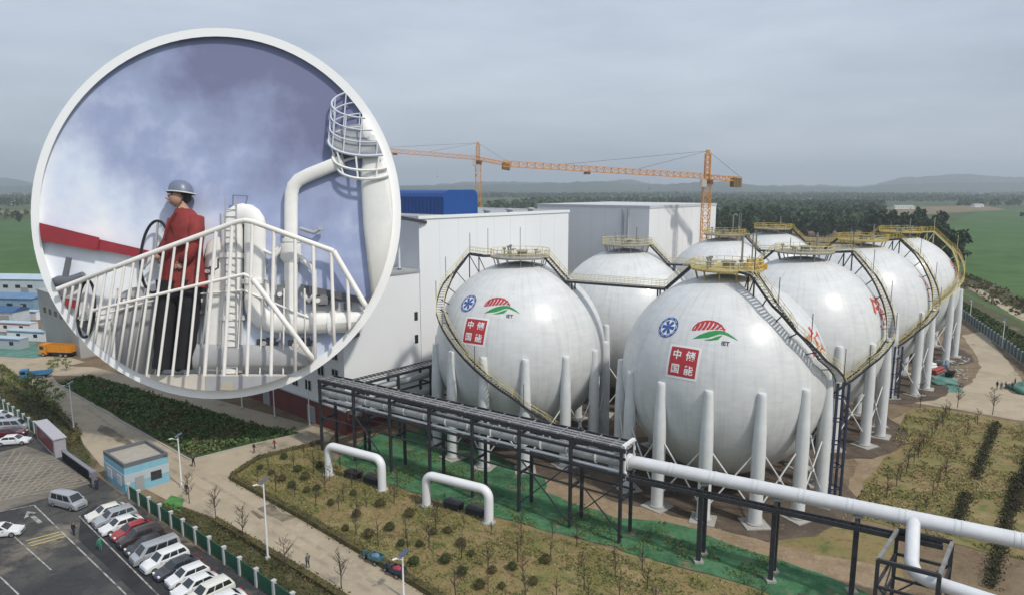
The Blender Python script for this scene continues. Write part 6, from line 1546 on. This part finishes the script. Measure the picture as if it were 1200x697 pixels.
for r_, z_ in pf_: vs += [PL(5 + r_ * math.cos(2 * PI * k / nh_) * 1.04, z_ + (.09 * r_ * math.cos(2 * PI * k / nh_)) * -1, r_ * .92 * math.sin(2 * PI * k / nh_)) for k in range(nh_)]
for i in range(len(pf_) - 1):
    for k in range(nh_): fs.append([i * nh_ + k, i * nh_ + (k + 1) % nh_, (i + 1) * nh_ + (k + 1) % nh_, (i + 1) * nh_ + k])
ht.add(vs, fs); hh = ht.build('hard_hat', mat('hat_grey', (.16, .19, .26), .35), pr, smooth=True, shade_angle=50)
m = MB(); m.tube([PL(5 + 15.3 * 1.04 * math.cos(2 * PI * k / 30), 206.8 - 1.35 * math.cos(2 * PI * k / 30), 14.2 * math.sin(2 * PI * k / 30)) for k in range(31)], .75 * KP, 6); m.build('hat_brim', white, hh)
m = MB(); m.tube([PL(12, 206, 11), PL(11, 197, 9), PL(4, 189.5, 7)], .45 * KP, 5); m.build('chin_strap', black, hh)

# railing
rl = relief('railing', 'cream white stair railing with slanting balusters across the round picture', 'railing', 240, 380)
DR = 4.4
def dr(px): return 1.9 if px < 95 or px > 380 else min(DR, 1.9 + min(px - 95, 380 - px) * .06)
def rtube(pts, r, name):
    Q = []
    for a, b in zip(pts, pts[1:]):
        k = max(1, int(math.hypot(b[0] - a[0], b[1] - a[1]) / 12))
        for j in range(k): x = a[0] + (b[0] - a[0]) * j / k; y = a[1] + (b[1] - a[1]) * j / k; Q.append((x, y, dr(x)))
    Q.append((pts[-1][0], pts[-1][1], dr(pts[-1][0])))
    o = ptube(Q, r, 0, 12).build(name, railp, rl, smooth=True, shade_angle=60); return clip(o)
rtube([(50, 347), (68, 339), (180, 296), (278, 260), (287, 258.5), (296, 260), (391, 294.5)], 3.0, 'top_rail')
rtube([(391, 294.5), (412, 330), (440, 378)], 3.2, 'top_rail')
rtube([(108, 364), (190, 344), (240, 332), (286, 321.5), (296, 326)], 2.0, 'mid_rail')
rtube([(296, 327), (313, 349), (368, 422), (376, 433)], 3.0, 'mid_rail')
TX = [77, 86, 95, 104, 114, 124, 135, 146, 157, 168, 180, 192, 205, 220, 236, 253, 272, 296, 321, 346, 367, 388, 407]
def rail_y(x):
    P = [(50, 347), (68, 339), (180, 296), (287, 258.5), (391, 294.5), (440, 378)]
    for a, b in zip(P, P[1:]):
        if a[0] <= x <= b[0]: return a[1] + (b[1] - a[1]) * (x - a[0]) / (b[0] - a[0])
    return 340
def shift(x):
    P = [(60, -20), (100, -24), (190, -21), (240, -14), (272, -8), (321, -3), (346, 0), (388, 5), (420, 7)]
    for a, b in zip(P, P[1:]):
        if a[0] <= x <= b[0]: return a[1] + (b[1] - a[1]) * (x - a[0]) / (b[0] - a[0])
    return 0
for x in TX:
    y = rail_y(x) + 1; f = (439 - y) / 145.0; xb = x + shift(x) * max(.3, f)
    clip(ptube([(x, y, dr(x)), ((x + xb) / 2, (y + 439) / 2, dr(x)), (xb, 440, dr(x))], 1.5 if x < 250 else 2.0, 0, 10).build('baluster', railp, rl, smooth=True, shade_angle=60))

r2 = relief('railing', 'thin far-side railing seen between the bars of the front railing in the round picture', 'railing', 230, 390, .2)
for x in (121, 138, 154, 171, 198, 229, 244, 262, 283, 308, 333, 357):
    y = rail_y(x) + (26 if x < 290 else 40); xb = x + shift(x) * .8
    clip(ptube([(x, max(y, 338), 1.7), (xb, 438, 1.7)], 1.0, 0, 8).build('baluster', railp, r2, smooth=True, shade_angle=60))
clip(ptube([(105, 372, 1.7), (200, 347, 1.7), (285, 340, 1.7), (362, 372, 1.7)], 1.3, 0, 8).build('rail', railp, r2, smooth=True, shade_angle=60))
mach = mat('machine_dark', (.05, .052, .058), .55, var=.3, vscale=.6); mach2 = mat('machine_grey', (.2, .2, .21), .5, var=.25, vscale=.6)
for k, (x, y, w, h, m_, lab) in enumerate(((92, 385, 26, 14, mach, 'dark machine block low at the left rim behind the railing'), (150, 352, 16, 7, mach2, 'grey machine head left of the black handwheel ring'), (313, 402, 22, 10, mach, 'dark valve block under the bent white pipe'), (352, 404, 26, 12, mach, 'dark valve block low at the right of the round picture'),
        (330, 345, 9, 22, mach2, 'grey upright gauge box between the thin white pipes'), (376, 352, 18, 9, mach2, 'grey machine box in front of the plant building'), (236, 352, 12, 30, mach2, 'grey upright casing just right of the person'), (246, 318, 14, 8, mach, 'dark bracket beside the wide white column'))):
    t = relief('machine_block', lab, 'machine', x, y)
    m = MB(); m.box(IN(x, y, .9), (w * KP, .9, h * KP), ax=(CX, CF, CU)); m.box(IN(x + w * .2, y - h * .55, 1.0), (w * .4 * KP, .6, h * .3 * KP), ax=(CX, CF, CU)); clip(m.build('block', m_, t))
    m = MB(); c = IN(x - w * .2, y, 1.5); m.tube([c - CF * -.2, c - CF * .25], min(w, h) * .3 * KP, 12); clip(m.build('dial', boardw, t))
    m = ptube([(x + w * .4, y - h * .2, 1.2), (x + w * .7, y - h * .5, 1.2), (x + w * .7, y - h * 1.1 - 6, 1.2)], 1.2, 0, 8); clip(m.build('hose', mach if k % 2 else boardg, t, smooth=True))

# ------------------------------------------------------------------ put the things that were built in place at their own base
for t in WORLD:
    if '_w' in t: del t['_w']
bpy.context.view_layer.update()
